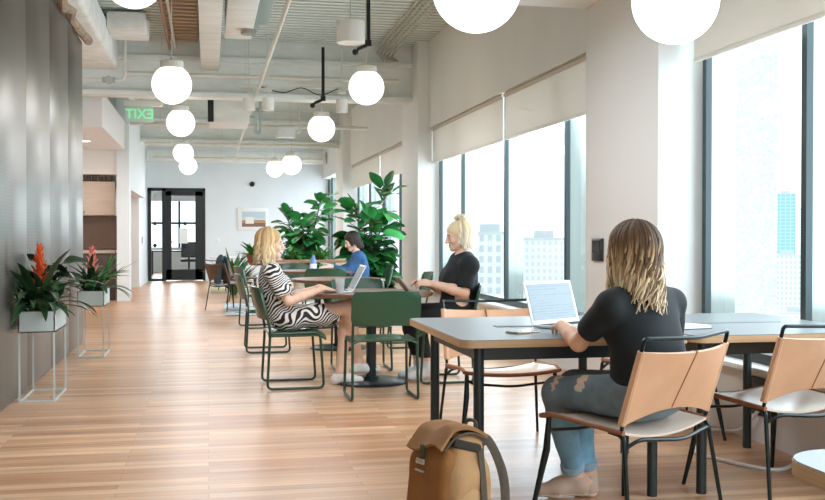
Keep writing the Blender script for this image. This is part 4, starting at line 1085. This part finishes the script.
for s in 'LR':
    S.cap(J['sh'+s], lerp(J['sh'+s], J['el'+s], .62), .057, .060, k=.03)
S.wrinkle(.006, 24, 5, (1, 1, .5)); S.cut(J['pelvis']+V(0, 0, -.02), (0, 0, -1))
S.ell(J['neck']+V(-.012, .03, .055), (.085, .085, .055), None, k=.006, sub=True)
for s in 'LR':
    m_ = lerp(J['sh'+s], J['el'+s], .66); n_ = unit(J['el'+s]-J['sh'+s]); S.ell(m_+n_*.09, (.1, .1, .085), frame(n_, (.3, .2, 1))[:, [0, 2, 1]], k=.004, sub=True)
BLACKT = mat('black_cotton', '#0e1315', .85, vary=.25, vscale=(6, 6, 6))
solid_obj('t_shirt', S, BLACKT, W1)
S = Solid(lo, hi, .007)
rp = unit(J['hipR']-J['hipL']); Rp = frame(np.cross(V(0, 0, 1), rp))
S.ell(J['pelvis']+V(0, 0, .0), V(.182, .132, .115), Rp, k=.03)
limbs(S, J, arms=False, g=.012); S.wrinkle(.004, 30, 9); S.cut(J['pelvis']+V(0, 0, .085), (0, 0, 1)); S.cut((0, 0, .135), (0, 0, -1))
JEAN = mat('blue_jeans', '#6f9fb8', .85, vary=.22, vscale=(14, 14, 14), bump=.3, bscale=200); JEANG = mat('grey_jeans', '#68757b', .85, vary=.2, vscale=(14, 14, 14)); THREAD = mat('rip_threads', '#cbb8a2', .9)
kl = J['knL']; hl = J['hipL']
def rips(q):
    u = unit(kl-hl); L = np.linalg.norm(kl-hl); r = q-hl; t = r@u/L; out = np.where((q[:, 2] > .40), 1, 0)
    rad = r-np.outer(r@u, u); wob = .018*np.sin(q[:, 2]*160+q[:, 0]*90)
    for t0, w in ((.93, .028), (.56, .055)):
        z_ = rad[:, 2] > .018
        m = z_ & (np.abs(t-t0+wob) < w*.55) & (np.abs(rad[:, 0]*.8+rad[:, 1]*.6+.015) < .055); out[m] = 3
        out[z_ & (np.abs(t-t0+wob) < w) & ~m & (np.abs(rad[:, 0]*.8+rad[:, 1]*.6+.015) < .066)] = 2
    return out
solid_obj('jeans', S, [JEAN, JEANG, THREAD, SKIN2], W1, rips)
for s in 'LR':                                     # rolled cuffs
    a = lerp(J['kn'+s], J['an'+s], .90); d_ = unit(J['an'+s]-J['kn'+s])
    obj('jeans_cuff', MB().tube([a-d_*.025, a-d_*.02, a+d_*.012, a+d_*.018], [.048, .054, .054, .048], 20), mat('cuff_denim', '#8aa6b5', .9, vary=.15, vscale=(30, 30, 30)), W1)
S = Solid(lo, hi, .0055); foot(S, J['anL']-V(0, 0, .012), J['anL']+V(-.155, .01, -.063), .008); S.cut((0, 0, .098), (0, 0, 1)); S.cut((0, 0, .001), (0, 0, -1))
SHOE = mat('beige_shoe', '#b79a86', .7, vary=.1, vscale=(20, 20, 20)); SOLE = mat('shoe_sole', '#e6dccf', .6)
sole = lambda q: (q[:, 2] < .022).astype(int)
solid_obj('shoe', S, [SHOE, SOLE], W1, sole)
S = Solid(lo, hi, .0055); foot(S, J['anR']-V(0, 0, .012), J['anR']+V(.02, .155, -.058), .008); S.cut((0, 0, .098), (0, 0, 1)); S.cut((0, 0, .001), (0, 0, -1))
solid_obj('shoe', S, [SHOE, SOLE], W1, sole)
g1 = grad([(0, '#4a3524'), (.4, '#634a33'), (.62, '#927250'), (1, '#dac49e')], 1)
g1b = grad([(0, '#4a3524'), (.4, '#6e5238'), (.6, '#b89468'), (1, '#e6d3b0')], 1); g1d = grad([(0, '#3f2c1e'), (.6, '#5d442f'), (1, '#8d6d4b')], 1)
def hcol(t, p, b, rg): return (g1b if b > 1.08 else g1d if b < .85 else g1)(t, .75+.35*b)
def len1(az, rg): return (.21+.06*max(0, math.sin(az)))*(rg.uniform(.82, 1.08) if rg.random() < .7 else rg.uniform(.35, .8))
hm = hair_mesh(hc, frame((-.36, .92, 0)), 820, len1, .022, .0060, hcol, 4, rad=(.098, .118, .104), face=.55, flare=.25)
ho = obj('hair', hm, HAIR, W1)
skullcap(hc, Rh, 1, mat('brown_hair_base', '#4a3527', .6), ho, 'hair_base', low=-.10, rad=(.086, .106, .095))

# ============ woman in the zebra print dress, facing the window side (+X)
root = V(.60, 8.16, 0); YW = -PI/2
J = dict(pelvis=(0, .0, .55), chest=(0, -.09, .80), neck=(0, -.12, .965), head=(0, -.115, 1.135), shL=(-.165, -.115, .91), shR=(.165, -.115, .91),
         elL=(-.20, .02, .69), elR=(.235, .01, .685), wrL=(-.11, .29, .775), wrR=(.12, .29, .775), hipL=(-.09, .04, .54), hipR=(.09, .04, .54),
         knL=(-.06, .50, .55), knR=(.03, .50, .625), anL=(.03, .44, .10), anR=(-.05, .60, .17))
J, RY = rot_joints(J, YW); lo, hi = bbox(J, .17); hc = J['head']
W2 = thing('person', 'blonde woman in zebra print dress typing at the nearest round table', 'person', tuple(root))
Rh = frame(RY@V(.0, 1, -.10))
S = Solid(lo, hi, .006); torso(S, J); limbs(S, J, sc=.92); S.cap(J['neck']-V(0, 0, .03), hc+Rh@V(0, -.02, -.05), .048, .045, k=.03); head(S, hc, Rh)
fw = RY@V(0, 1, 0); rt = RY@V(1, 0, 0)
hand(S, J['wrL'], fw*.98+rt*.1+V(0, 0, -.15), V(0, 0, -1), rt, .4); hand(S, J['wrR'], fw*.98-rt*.1+V(0, 0, -.15), V(0, 0, -1), -rt, .4)
foot(S, J['anL'], J['anL']+fw*.15+V(0, 0, -.065)); foot(S, J['anR'], J['anR']+fw*.14+V(0, 0, -.07))
solid_obj('body', S, [SKIN, LIP, BROW, EYE], W2, face_pick(hc, Rh, 1))
ZEB = mat('zebra_cloth', '#ffffff', .75)
def _z():
    N, L, b = nodes_of(ZEB); tc0 = N.new('ShaderNodeTexCoord'); mp = N.new('ShaderNodeMapping'); mp.inputs['Rotation'].default_value = (.3, .5, .2)
    nz = N.new('ShaderNodeTexNoise'); nz.inputs['Scale'].default_value = 5; nz.inputs['Detail'].default_value = 1; vs = N.new('ShaderNodeVectorMath'); vs.operation = 'SCALE'; vs.inputs['Scale'].default_value = .22; tc = N.new('ShaderNodeVectorMath'); tc.operation = 'ADD'
    L.new(tc0.outputs['Object'], nz.inputs['Vector']); L.new(nz.outputs['Color'], vs.inputs[0]); L.new(vs.outputs[0], tc.inputs[0]); L.new(tc0.outputs['Object'], tc.inputs[1])
    w = N.new('ShaderNodeTexWave'); w.bands_direction = 'Z'; w.inputs['Scale'].default_value = 13; w.inputs['Distortion'].default_value = 2.0; w.inputs['Detail'].default_value = 1.5; w.inputs['Detail Scale'].default_value = 1.2
    r = N.new('ShaderNodeMapRange'); r.inputs[1].default_value = .50; r.inputs[2].default_value = .56
    mx = N.new('ShaderNodeMix'); mx.data_type = 'RGBA'; mx.inputs[6].default_value = lin('#15161a'); mx.inputs[7].default_value = lin('#efe9e2')
    L.new(tc.outputs[0], mp.inputs[0]); L.new(mp.outputs[0], w.inputs['Vector']); L.new(w.outputs['Fac'], r.inputs[0]); L.new(r.outputs[0], mx.inputs[0]); L.new(mx.outputs[2], b.inputs['Base Color'])
_z()
S = Solid(lo, hi, .007); torso(S, J, .012)
for s in 'LR':
    S.cap(J['sh'+s], lerp(J['sh'+s], J['el'+s], .72), .062, .066, k=.03)
    S.cap(J['hip'+s], lerp(J['hip'+s], J['kn'+s], .50), .098, .080, k=.06)
S.ell(lerp(lerp(J['hipL'], J['hipR'], .5), lerp(J['knL'], J['knR'], .5), .45)+V(0, 0, -.02), (.20, .16, .085), None, k=.04)
S.wrinkle(.003, 24, 3); S.ell(J['neck']+fw*.03+V(0, 0, .05), (.08, .08, .055), None, k=.006, sub=True)
S.cut(root*0+fw*.405, fw*1.0+V(0, 0, -.15)) if False else None
for s in 'LR':
    m_ = lerp(J['sh'+s], J['el'+s], .74); n_ = unit(J['el'+s]-J['sh'+s]); S.ell(m_+n_*.09, (.1, .1, .085), frame(n_, (.3, .2, 1))[:, [0, 2, 1]], k=.004, sub=True)
solid_obj('dress', S, ZEB, W2)
for s, m_ in (('L', SHOE), ('R', SOLE)):
    S = Solid(lo, hi, .006); foot(S, J['an'+s]-V(0, 0, .012), J['an'+s]+fw*.155+V(0, 0, -.066), .008); S.cut((0, 0, J['an'+s][2]-.012), (0, 0, 1)); S.cut((0, 0, .001), (0, 0, -1))
    solid_obj('shoe', S, mat('white_shoe', '#e9e6e0', .5), W2)
g2 = grad([(0, '#a8875a'), (.4, '#c9a878'), (1, '#e8d3a8')], 1)
hm = hair_mesh(hc, frame(RY@V(0, 1, 0)), 190, lambda az, rg: .16*rg.uniform(.7, 1.1), .022, .009, lambda t, p, b, rg: g2(t, b), 8, rad=(.088, .108, .097), face=1.2, flare=.25)
ho = obj('hair', hm, HAIR, W2); skullcap(hc, Rh, 1, mat('blonde_base', '#c19f6c', .6), ho, 'hair_base', low=-.08)

# ============ blonde woman in the black shirt, facing -X
root = V(2.07, 8.22, 0); YW = PI/2
J = dict(pelvis=(0, .04, .56), chest=(0, .015, .84), neck=(0, -.005, 1.02), head=(0, .04, 1.195), shL=(-.18, -.01, .95), shR=(.18, -.01, .95),
         elL=(-.215, .04, .735), elR=(.20, .09, .72), wrL=(-.07, .27, .80), wrR=(.10, .30, .805), hipL=(-.09, .03, .54), hipR=(.09, .03, .54),
         knL=(-.08, .44, .56), knR=(.10, .44, .56), anL=(-.06, .30, .11), anR=(.10, .34, .11))
J, RY = rot_joints(J, YW); lo, hi = bbox(J, .19); hc = J['head']; fw = RY@V(0, 1, 0); rt = RY@V(1, 0, 0)
W3 = thing('person', 'blonde woman with small top bun in a black T-shirt looking at a tablet', 'person', tuple(root))
Rh = frame(RY@V(0, 1, -.22))
S = Solid(lo, hi, .006); torso(S, J, .025, .03); limbs(S, J, g=.006); S.cap(J['neck']-V(0, 0, .03), hc+Rh@V(0, -.02, -.05), .050, .047, k=.03); head(S, hc, Rh)
hand(S, J['wrL'], fw*.95+rt*.25+V(0, 0, .05), rt*.5-V(0, 0, .8), rt+V(0, 0, .5), .5); hand(S, J['wrR'], fw*.95-rt*.25+V(0, 0, .05), -rt*.5-V(0, 0, .8), -rt+V(0, 0, .5), .5)
foot(S, J['anL'], J['anL']+fw*.15+V(0, 0, -.07)); foot(S, J['anR'], J['anR']+fw*.15+V(0, 0, -.07))
solid_obj('body', S, [SKIN, LIP, BROW, EYE], W3, face_pick(hc, Rh, 1))
S = Solid(lo, hi, .007); torso(S, J, .042, .03)
for s in 'LR': S.cap(J['sh'+s], lerp(J['sh'+s], J['el'+s], .74), .068, .070, k=.03)
S.wrinkle(.004, 20, 13, (1, 1, .5)); S.cut(J['pelvis']+V(0, 0, -.04), (0, 0, -1)); S.ell(J['neck']+fw*.03+V(0, 0, .06), (.09, .085, .058), None, k=.006, sub=True)
for s in 'LR':
    m_ = lerp(J['sh'+s], J['el'+s], .76); n_ = unit(J['el'+s]-J['sh'+s]); S.ell(m_+n_*.09, (.1, .1, .085), frame(n_, (.3, .2, 1))[:, [0, 2, 1]], k=.004, sub=True)
solid_obj('t_shirt', S, BLACKT, W3)
S = Solid(lo, hi, .007); S.ell(J['pelvis'], V(.14, .185, .12), None, k=.03); limbs(S, J, arms=False, g=.016); S.wrinkle(.004, 24, 2); S.cut((0, 0, .67), (0, 0, 1)); S.cut((0, 0, .20), (0, 0, -1))
solid_obj('trousers', S, mat('black_trousers', '#101315', .8), W3)
for s in 'LR':
    S = Solid(lo, hi, .006); foot(S, J['an'+s]-V(0, 0, .012), J['an'+s]+fw*.155+V(0, 0, -.068), .010); S.cap(J['an'+s], lerp(J['an'+s], J['kn'+s], .12), .044, .046, k=.02); S.cut((0, 0, .001), (0, 0, -1)); S.cut((0, 0, .17), (0, 0, 1))
    solid_obj('shoe', S, mat('pale_shoe', '#dcdcda', .6), W3)
g3 = grad([(0, '#cdb07c'), (.4, '#e6d5ae'), (1, '#f3ead2')], 1)
hm = hair_mesh(hc, frame(RY@V(0, 1, 0)), 150, lambda az, rg: (.10 if abs(az) < 1.5 else .05)*rg.uniform(.75, 1.15), .008, .010, lambda t, p, b, rg: g3(t, b), 18, rad=(.087, .107, .097), face=1.3, flare=.05)
for i in range(26):                                # the little bun on top
    a = i*2.4; r0 = .012+.02*rnd.random(); top = hc+Rh@V(0, -.055, .125)
    q = [top+V(r0*math.cos(a), r0*math.sin(a), -.02), top+V(1.9*r0*math.cos(a+.8), 1.9*r0*math.sin(a+.8), .015), top+V(1.3*r0*math.cos(a+2), 1.3*r0*math.sin(a+2), .04), top+V(.3*r0*math.cos(a+3), .3*r0*math.sin(a+3), .03)]
    hm.tube(q, [.006, .008, .003], 6, smooth=4, col=g3(.5+.5*rnd.random(), rnd.uniform(.85, 1.1)))
ho = obj('hair', hm, HAIR, W3); skullcap(hc, Rh, 1, mat('platinum_base', '#e2cfa4', .6), ho, 'hair_base', low=-.07)
t = thing('tablet', 'brown backed tablet held by the blonde woman in black', 'tablet', (1.60, 8.20, .742)); 
R_ = Matrix.Rotation(math.radians(-38), 3, 'Y') 
obj('cover', MB().box(R_ @ Vector((0, 0, .075)), (.012, .22, .15), R_, .004), mat('tablet_cover', '#8a6a5c', .5), t); obj('display', MB().box(R_ @ Vector((.007, 0, .075)), (.002, .20, .135), R_), mat('dark_display', '#3a4146', .1), t)

# ============ person in the denim shirt, facing -X, farther back
root = V(1.98, 13.28, 0)
J = dict(pelvis=(0, .02, .55), chest=(0, .03, .80), neck=(0, .065, .965), head=(0, .13, 1.12), shL=(-.17, .04, .90), shR=(.17, .04, .90),
         elL=(-.20, .20, .72), elR=(.20, .20, .72), wrL=(-.10, .42, .785), wrR=(.12, .42, .785), hipL=(-.09, .03, .54), hipR=(.09, .03, .54),
         knL=(-.09, .46, .55), knR=(.10, .46, .55), anL=(-.09, .40, .10), anR=(.10, .40, .10))
J, RY = rot_joints(J, PI/2); lo, hi = bbox(J, .18); hc = J['head']; fw = RY@V(0, 1, 0); rt = RY@V(1, 0, 0)
W4 = thing('person', 'dark haired person in a blue denim shirt leaning over the third round table', 'person', tuple(root))
Rh = frame(RY@V(0, 1, -.45))
S = Solid(lo, hi, .0075); torso(S, J); limbs(S, J); S.cap(J['neck']-V(0, 0, .03), hc+Rh@V(0, -.02, -.05), .048, .045, k=.03); head(S, hc, Rh)
hand(S, J['wrL'], fw+V(0, 0, -.1), V(0, 0, -1), rt, .4); hand(S, J['wrR'], fw+V(0, 0, -.1), V(0, 0, -1), -rt, .4)
foot(S, J['anL'], J['anL']+fw*.15+V(0, 0, -.065)); foot(S, J['anR'], J['anR']+fw*.15+V(0, 0, -.065))
solid_obj('body', S, [SKIN, LIP, BROW, EYE], W4, face_pick(hc, Rh, 1))
S = Solid(lo, hi, .008); torso(S, J, .016)
for s in 'LR': S.cap(J['sh'+s], J['el'+s], .064, .054, k=.03); S.cap(J['el'+s], lerp(J['el'+s], J['wr'+s], .7), .054, .046, k=.02)
S.wrinkle(.004, 24, 21); S.cut(J['pelvis']+V(0, 0, -.04), (0, 0, -1)); S.ell(J['neck']+fw*.03+V(0, 0, .055), (.07, .07, .05), None, k=.006, sub=True)
solid_obj('denim_shirt', S, mat('denim_blue', '#24507c', .85, vary=.2, vscale=(12, 12, 12)), W4)
S = Solid(lo, hi, .008); S.ell(J['pelvis'], V(.13, .18, .12), None, k=.03); limbs(S, J, arms=False, g=.012); S.cut((0, 0, .66), (0, 0, 1)); S.cut((0, 0, .15), (0, 0, -1))
solid_obj('trousers', S, mat('dark_trousers', '#22262b', .8), W4)
for s in 'LR':
    S = Solid(lo, hi, .0075); foot(S, J['an'+s]-V(0, 0, .012), J['an'+s]+fw*.155+V(0, 0, -.063), .009); S.cut((0, 0, .1), (0, 0, 1)); S.cut((0, 0, .001), (0, 0, -1)); solid_obj('shoe', S, mat('dark_shoe', '#3a3431', .6), W4)
g4 = grad([(0, '#1d1715'), (1, '#352822')], 1)
hm = hair_mesh(hc, Rh, 150, lambda az, rg: (.12 if abs(az) < 1.4 else .04)*rg.uniform(.75, 1.1), .006, .011, lambda t, p, b, rg: g4(t, b), 28, rad=(.086, .106, .096), face=.95)
ho = obj('hair', hm, HAIR, W4); skullcap(hc, Rh, 1, mat('black_hair_base', '#1d1715', .6), ho, 'hair_base', low=-.08)

# ------------------------------------------------------------------ backpack leaning by the table leg
BR = V(.925, 3.86, 0); ba = math.radians(-68)
t = thing('backpack', 'tan and brown canvas backpack standing on the floor by the left table leg', 'backpack', tuple(BR), ba)
CAN = mat('tan_canvas', '#b3885a', .85, vary=.15, vscale=(9, 9, 9), bump=.3, bscale=250); ORA = mat('brown_canvas', '#8f5a26', .8, vary=.12, vscale=(9, 9, 9), bump=.3, bscale=250)
# local: front of the bag faces -Y, wearer's straps at +Y
lo, hi = (-.25, -.25, -.02), (.25, .25, .56)
S = Solid(lo, hi, .006); S.box((0, .0, .17), (.15, .105, .17), None, .05, .03); S.box((0, .012, .33), (.140, .085, .11), None, .04, .05)
S.wrinkle(.005, 26, 4); S.cut((0, 0, .002), (0, 0, -1)); body = solid_obj('bag_body', S, CAN, t)
S = Solid(lo, hi, .006); S.box((0, -.075, .18), (.125, .055, .178), None, .03, .02); S.box((0, -.06, .35), (.118, .045, .06), None, .025, .05); S.wrinkle(.003, 24, 8); S.cut((0, 0, .004), (0, 0, -1)); solid_obj('front_panel', S, ORA, t)
m = MB().grid(lambda u, v: ((u-.5)*(.285-.02*v), .105-.245*v+.02*math.sin(PI*u)*(v-.5), .425+.035*math.sin(PI*min(1, v*.85+.1))-.045*max(0, v-.75)/.25+.03*(u-.5)*v+.012*math.sin(u*7+v*3)-.02*(abs(2*u-1)**3)*(1-v)), 18, 18, thick=.014)
fl = obj('top_flap', m, mat('flap_canvas', '#96683a', .85, vary=.12, vscale=(9, 9, 9), bump=.3, bscale=250), t)
for sx in (-1, 1): obj('piping', MB().tube([(sx*.142, .10, .42), (sx*.141, .02, .45), (sx*.138, -.07, .44), (sx*.134, -.130, .395)], .006, 6, smooth=6), mat('dark_trim', '#4b3a26', .7), fl)
obj('mouth', MB().box((.125, -.01, .405), (.05, .15, .035), Matrix.Rotation(math.radians(-14), 3, 'X'), .01), mat('mouth_shade', '#2a231b', .9), t)  # dark block painted as the shade inside the open bag
obj('buckle', MB().box((-.02, -.142, .335), (.06, .010, .020), None, .003), mat('buckle_metal', '#c9c4b8', .3, metal=.7), t); obj('buckle', MB().box((-.02, -.142, .30), (.062, .008, .008), None, .002), mat('buckle_metal', '#c9c4b8'), t)
obj('flap_strap', MB().bb((-.035, -.142, .32), (-.005, -.130, .40), .002), mat('dark_trim', '#4b3a26'), t)
DK = mat('strap_web', '#4d4235', .85, vary=.15, vscale=(20, 20, 20))
obj('side_strap', MB().grid(lambda u, v: (.156+.012*math.sin(PI*v)-.008*v, .012+.028*u+.03*v, .05+.34*v), 2, 14, thick=.006), DK, t)
obj('side_pocket', MB().grid(lambda u, v: (.150+.016*math.sin(PI*u)*(1-v*.6), -.075+.15*u, .02+(.17+.12*(1-u))*v), 10, 8, thick=.006), mat('pocket_canvas', '#bf9465', .85, vary=.12, vscale=(9, 9, 9), bump=.3, bscale=250), t)
obj('side_buckle', MB().bb((.160, .022, .17), (.176, .058, .20), .003), mat('buckle_dark', '#2c2a26', .4), t)
for sx in (-.075, .075):
    obj('shoulder_strap', MB().tube([(sx, .09, .40), (sx*1.15, .150, .40), (sx*1.3, .190, .28), (sx*1.35, .175, .14), (sx*1.4, .115, .05)], [.020, .028, .030, .026, .014], 8, smooth=8, flat=(0, 1, 0, .32)), DK, t)
obj('carry_loop', MB().tube([(-.04, .11, .42), (-.035, .125, .47), (.035, .125, .47), (.04, .11, .42)], .008, 6, smooth=6), DK, t)

for part in list(t.children)+[g for c in t.children for g in c.children]:    # the bag narrows towards its top
    for v in part.data.vertices:
        k = 1.16-.74*max(0, v.co.z); v.co.x *= k; v.co.y *= k; v.co.z *= .985
    part.data.update()
# ------------------------------------------------------------------ the city outside
def facade(name, base, win, sx, sz, ww=.5, wh=.5):
    m = mat(name, base, .7); N, L, b = nodes_of(m); tc = N.new('ShaderNodeTexCoord'); br = N.new('ShaderNodeTexBrick'); br.offset = 0
    mp = N.new('ShaderNodeMapping'); mp.inputs['Rotation'].default_value = (-PI/2, 0, 0); mp.inputs['Scale'].default_value = (1, 1, 1)
    sp = N.new('ShaderNodeSeparateXYZ'); cb = N.new('ShaderNodeCombineXYZ'); ad = N.new('ShaderNodeMath'); ad.operation = 'ADD'
    L.new(tc.outputs['Object'], sp.inputs[0]); L.new(sp.outputs[0], ad.inputs[0]); L.new(sp.outputs[1], ad.inputs[1]); L.new(ad.outputs[0], cb.inputs[0]); L.new(sp.outputs[2], cb.inputs[1])
    br.inputs['Scale'].default_value = 1; br.inputs['Brick Width'].default_value = sx; br.inputs['Row Height'].default_value = sz
    br.inputs['Mortar Size'].default_value = min(sx, sz)*(1-ww)*.5; br.inputs['Mortar Smooth'].default_value = 0
    br.inputs['Color1'].default_value = lin(win); br.inputs['Color2'].default_value = lin(win); br.inputs['Mortar'].default_value = lin(base)
    L.new(cb.outputs[0], br.inputs['Vector']); L.new(br.outputs['Color'], b.inputs['Base Color']); return m
def tower(lab, x, y, w, d, z0, z1, m, rz=0, cap=None):
    t = thing('tower_block', lab, 'building', (x, y, z0), math.radians(rz))
    obj('facade', MB().bb((-w/2, -d/2, 0), (w/2, d/2, z1-z0)), m, t, smooth=False)
    obj('roof', MB().bb((-w/2-.1, -d/2-.1, z1-z0), (w/2+.1, d/2+.1, z1-z0+.4)).bb((-w/5, -d/5, z1-z0+.4), (w/5, d/5, z1-z0+1.5)), cap or mat('roof_pale', '#c2c6c8', .8), t, smooth=False)
    return t
def along(u, D):                                # a spot D metres away in the direction seen through the windows
    a = math.radians(11.5)+math.atan(u/1020); return D*math.sin(a), D*math.cos(a)
B1 = facade('facade_grid', '#dcdfe0', '#b9c0c4', 1.2, 1.5, .55); B2 = facade('facade_fine', '#e0e2e2', '#c6ccd0', .9, 1.1, .5); B3 = facade('facade_glass', '#a5cad6', '#86b6c6', 2.2, 1.6, .7); B4 = facade('facade_white', '#e2e3e2', '#c9ced1', 2.0, 1.7, .4)  # facade colours paled to stand in for haze
for u, D, w, d, z1, m, rz, lab in ((74, 150, 7.0, 8, 1.3, B1, 12, 'pale office tower with a square window grid, left one seen through the middle window'),
                               (128, 165, 7.5, 8, .4, B2, 16, 'pale office tower with fine windows, right one seen through the middle window'),
                               (100, 240, 40, 10, -4.0, B4, 15, 'low white block beyond the two window grid towers'),
                               (40, 130, 4.5, 6, -1.0, B4, 10, 'small pale block behind the blonde woman in the middle window'),
                               (369, 500, 9.0, 9, 20, B3, 30, 'blue glass tower in the nearest window right of the stone tower'),
                               (392, 620, 9.0, 9, 16, B4, 30, 'thin pale tower right of the blue glass tower'),
                               (371, 320, 9.0, 8, -5.0, B1, 30, 'white gridded block below the blue glass tower'),
                               (385, 240, 14.0, 8, -16.0, B4, 30, 'low white block at the bottom of the nearest window'),
                               ):
    x, y = along(u, D); tower(lab, x, y, w, d, -60, z1, m, -rz)
STONE = mat('rough_stone', '#d2d1cd', .9, vary=.16, vscale=(6, 6, 6), bump=.5, bscale=8)
STONE2 = mat('pale_stone', '#e2e0dc', .9, vary=.06, vscale=(3, 3, 3))
x, y = along(312, 60)
t = thing('stone_tower', 'tall rough stone tower filling the left half of the nearest window', 'building', (x, y, -40), math.radians(-29))
obj('facade', MB().bb((-4.5, 0, 0), (-.55, 6, 70)), STONE2, t, smooth=False); obj('corner_pier', MB().bb((-.55, -.6, 0), (2.6, 6, 70)), STONE, t, smooth=False)

# ------------------------------------------------------------------ light
w = bpy.data.worlds.new('sky'); SC.world = w; w.use_nodes = True; bg = w.node_tree.nodes['Background']
tcw = w.node_tree.nodes.new('ShaderNodeTexCoord'); spw = w.node_tree.nodes.new('ShaderNodeSeparateXYZ'); cr = w.node_tree.nodes.new('ShaderNodeValToRGB')
w.node_tree.links.new(tcw.outputs['Generated'], spw.inputs[0]); mrw = w.node_tree.nodes.new('ShaderNodeMapRange'); mrw.inputs[1].default_value = -.4; mrw.inputs[2].default_value = .6
w.node_tree.links.new(spw.outputs[2], mrw.inputs[0]); w.node_tree.links.new(mrw.outputs[0], cr.inputs[0]); w.node_tree.links.new(cr.outputs[0], bg.inputs[0])
cr.color_ramp.elements[0].color = lin('#c9d3d8'); cr.color_ramp.elements[1].color = lin('#e6f1fa'); cr.color_ramp.elements[0].position = .2; cr.color_ramp.elements[1].position = .5
bg.inputs[1].default_value = 2.6
def area(name, loc, rot, sx, sy, e, col='#ffffff'):
    l = bpy.data.lights.new(name, 'AREA'); l.shape = 'RECTANGLE'; l.size = sx; l.size_y = sy; l.energy = e; l.color = lin(col)[:3]
    o = bpy.data.objects.new(name, l); COL.objects.link(o); o.location = loc; o.rotation_euler = rot; return o
# daylight entering at each window bay
for y0, y1, e in ((15.3, 21.9, 190), (7.7, 13.8, 260), (.2, 6.2, 260), (23.4, 27.2, 110)):
    area('window_daylight', (3.75, (y0+y1)/2, 1.75), (0, math.radians(78), 0), 2.1, y1-y0, e, '#e3f0ff')
area('back_room_daylight', (0, 36, 2.2), (math.radians(-80), 0, 0), 4, 2, 380, '#f2f8ff')
# unseen fill panels added below the ceiling to brighten the room
for x, y, e in ((.6, 6.0, 85), (.6, 11.5, 100), (.6, 17.5, 100), (.6, 23.5, 80)):
    area('ceiling_fill', (x, y, 2.72), (0, 0, 0), 2.2, 2.0, e, '#f6f8ff')
area('kitchen_light', (-2.2, 17.2, 2.7), (0, 0, 0), .6, 1.2, 26, '#ffe8d4')
area('passage_light', (-2.1, 22, 2.35), (0, 0, 0), .5, 1.5, 16, '#ffd9b8')

# ------------------------------------------------------------------ camera
cd = bpy.data.cameras.new('camera'); cd.sensor_width = 36; cd.lens = 36*1020/825; cd.clip_end = 3000; cd.clip_start = .05
cam = bpy.data.objects.new('camera', cd); COL.objects.link(cam); cam.location = (0, 0, 1.2)
cam.rotation_euler = (math.radians(90-.84), 0, math.radians(-11.33)); SC.camera = cam
SC.view_settings.view_transform = 'Standard'; SC.view_settings.exposure = -.12; SC.view_settings.gamma = 1.06
SC.cycles.use_denoising = True
SC.cycles.max_bounces = 8; SC.cycles.diffuse_bounces = 5; SC.cycles.glossy_bounces = 4; SC.cycles.transparent_max_bounces = 10; SC.cycles.sample_clamp_indirect = 6
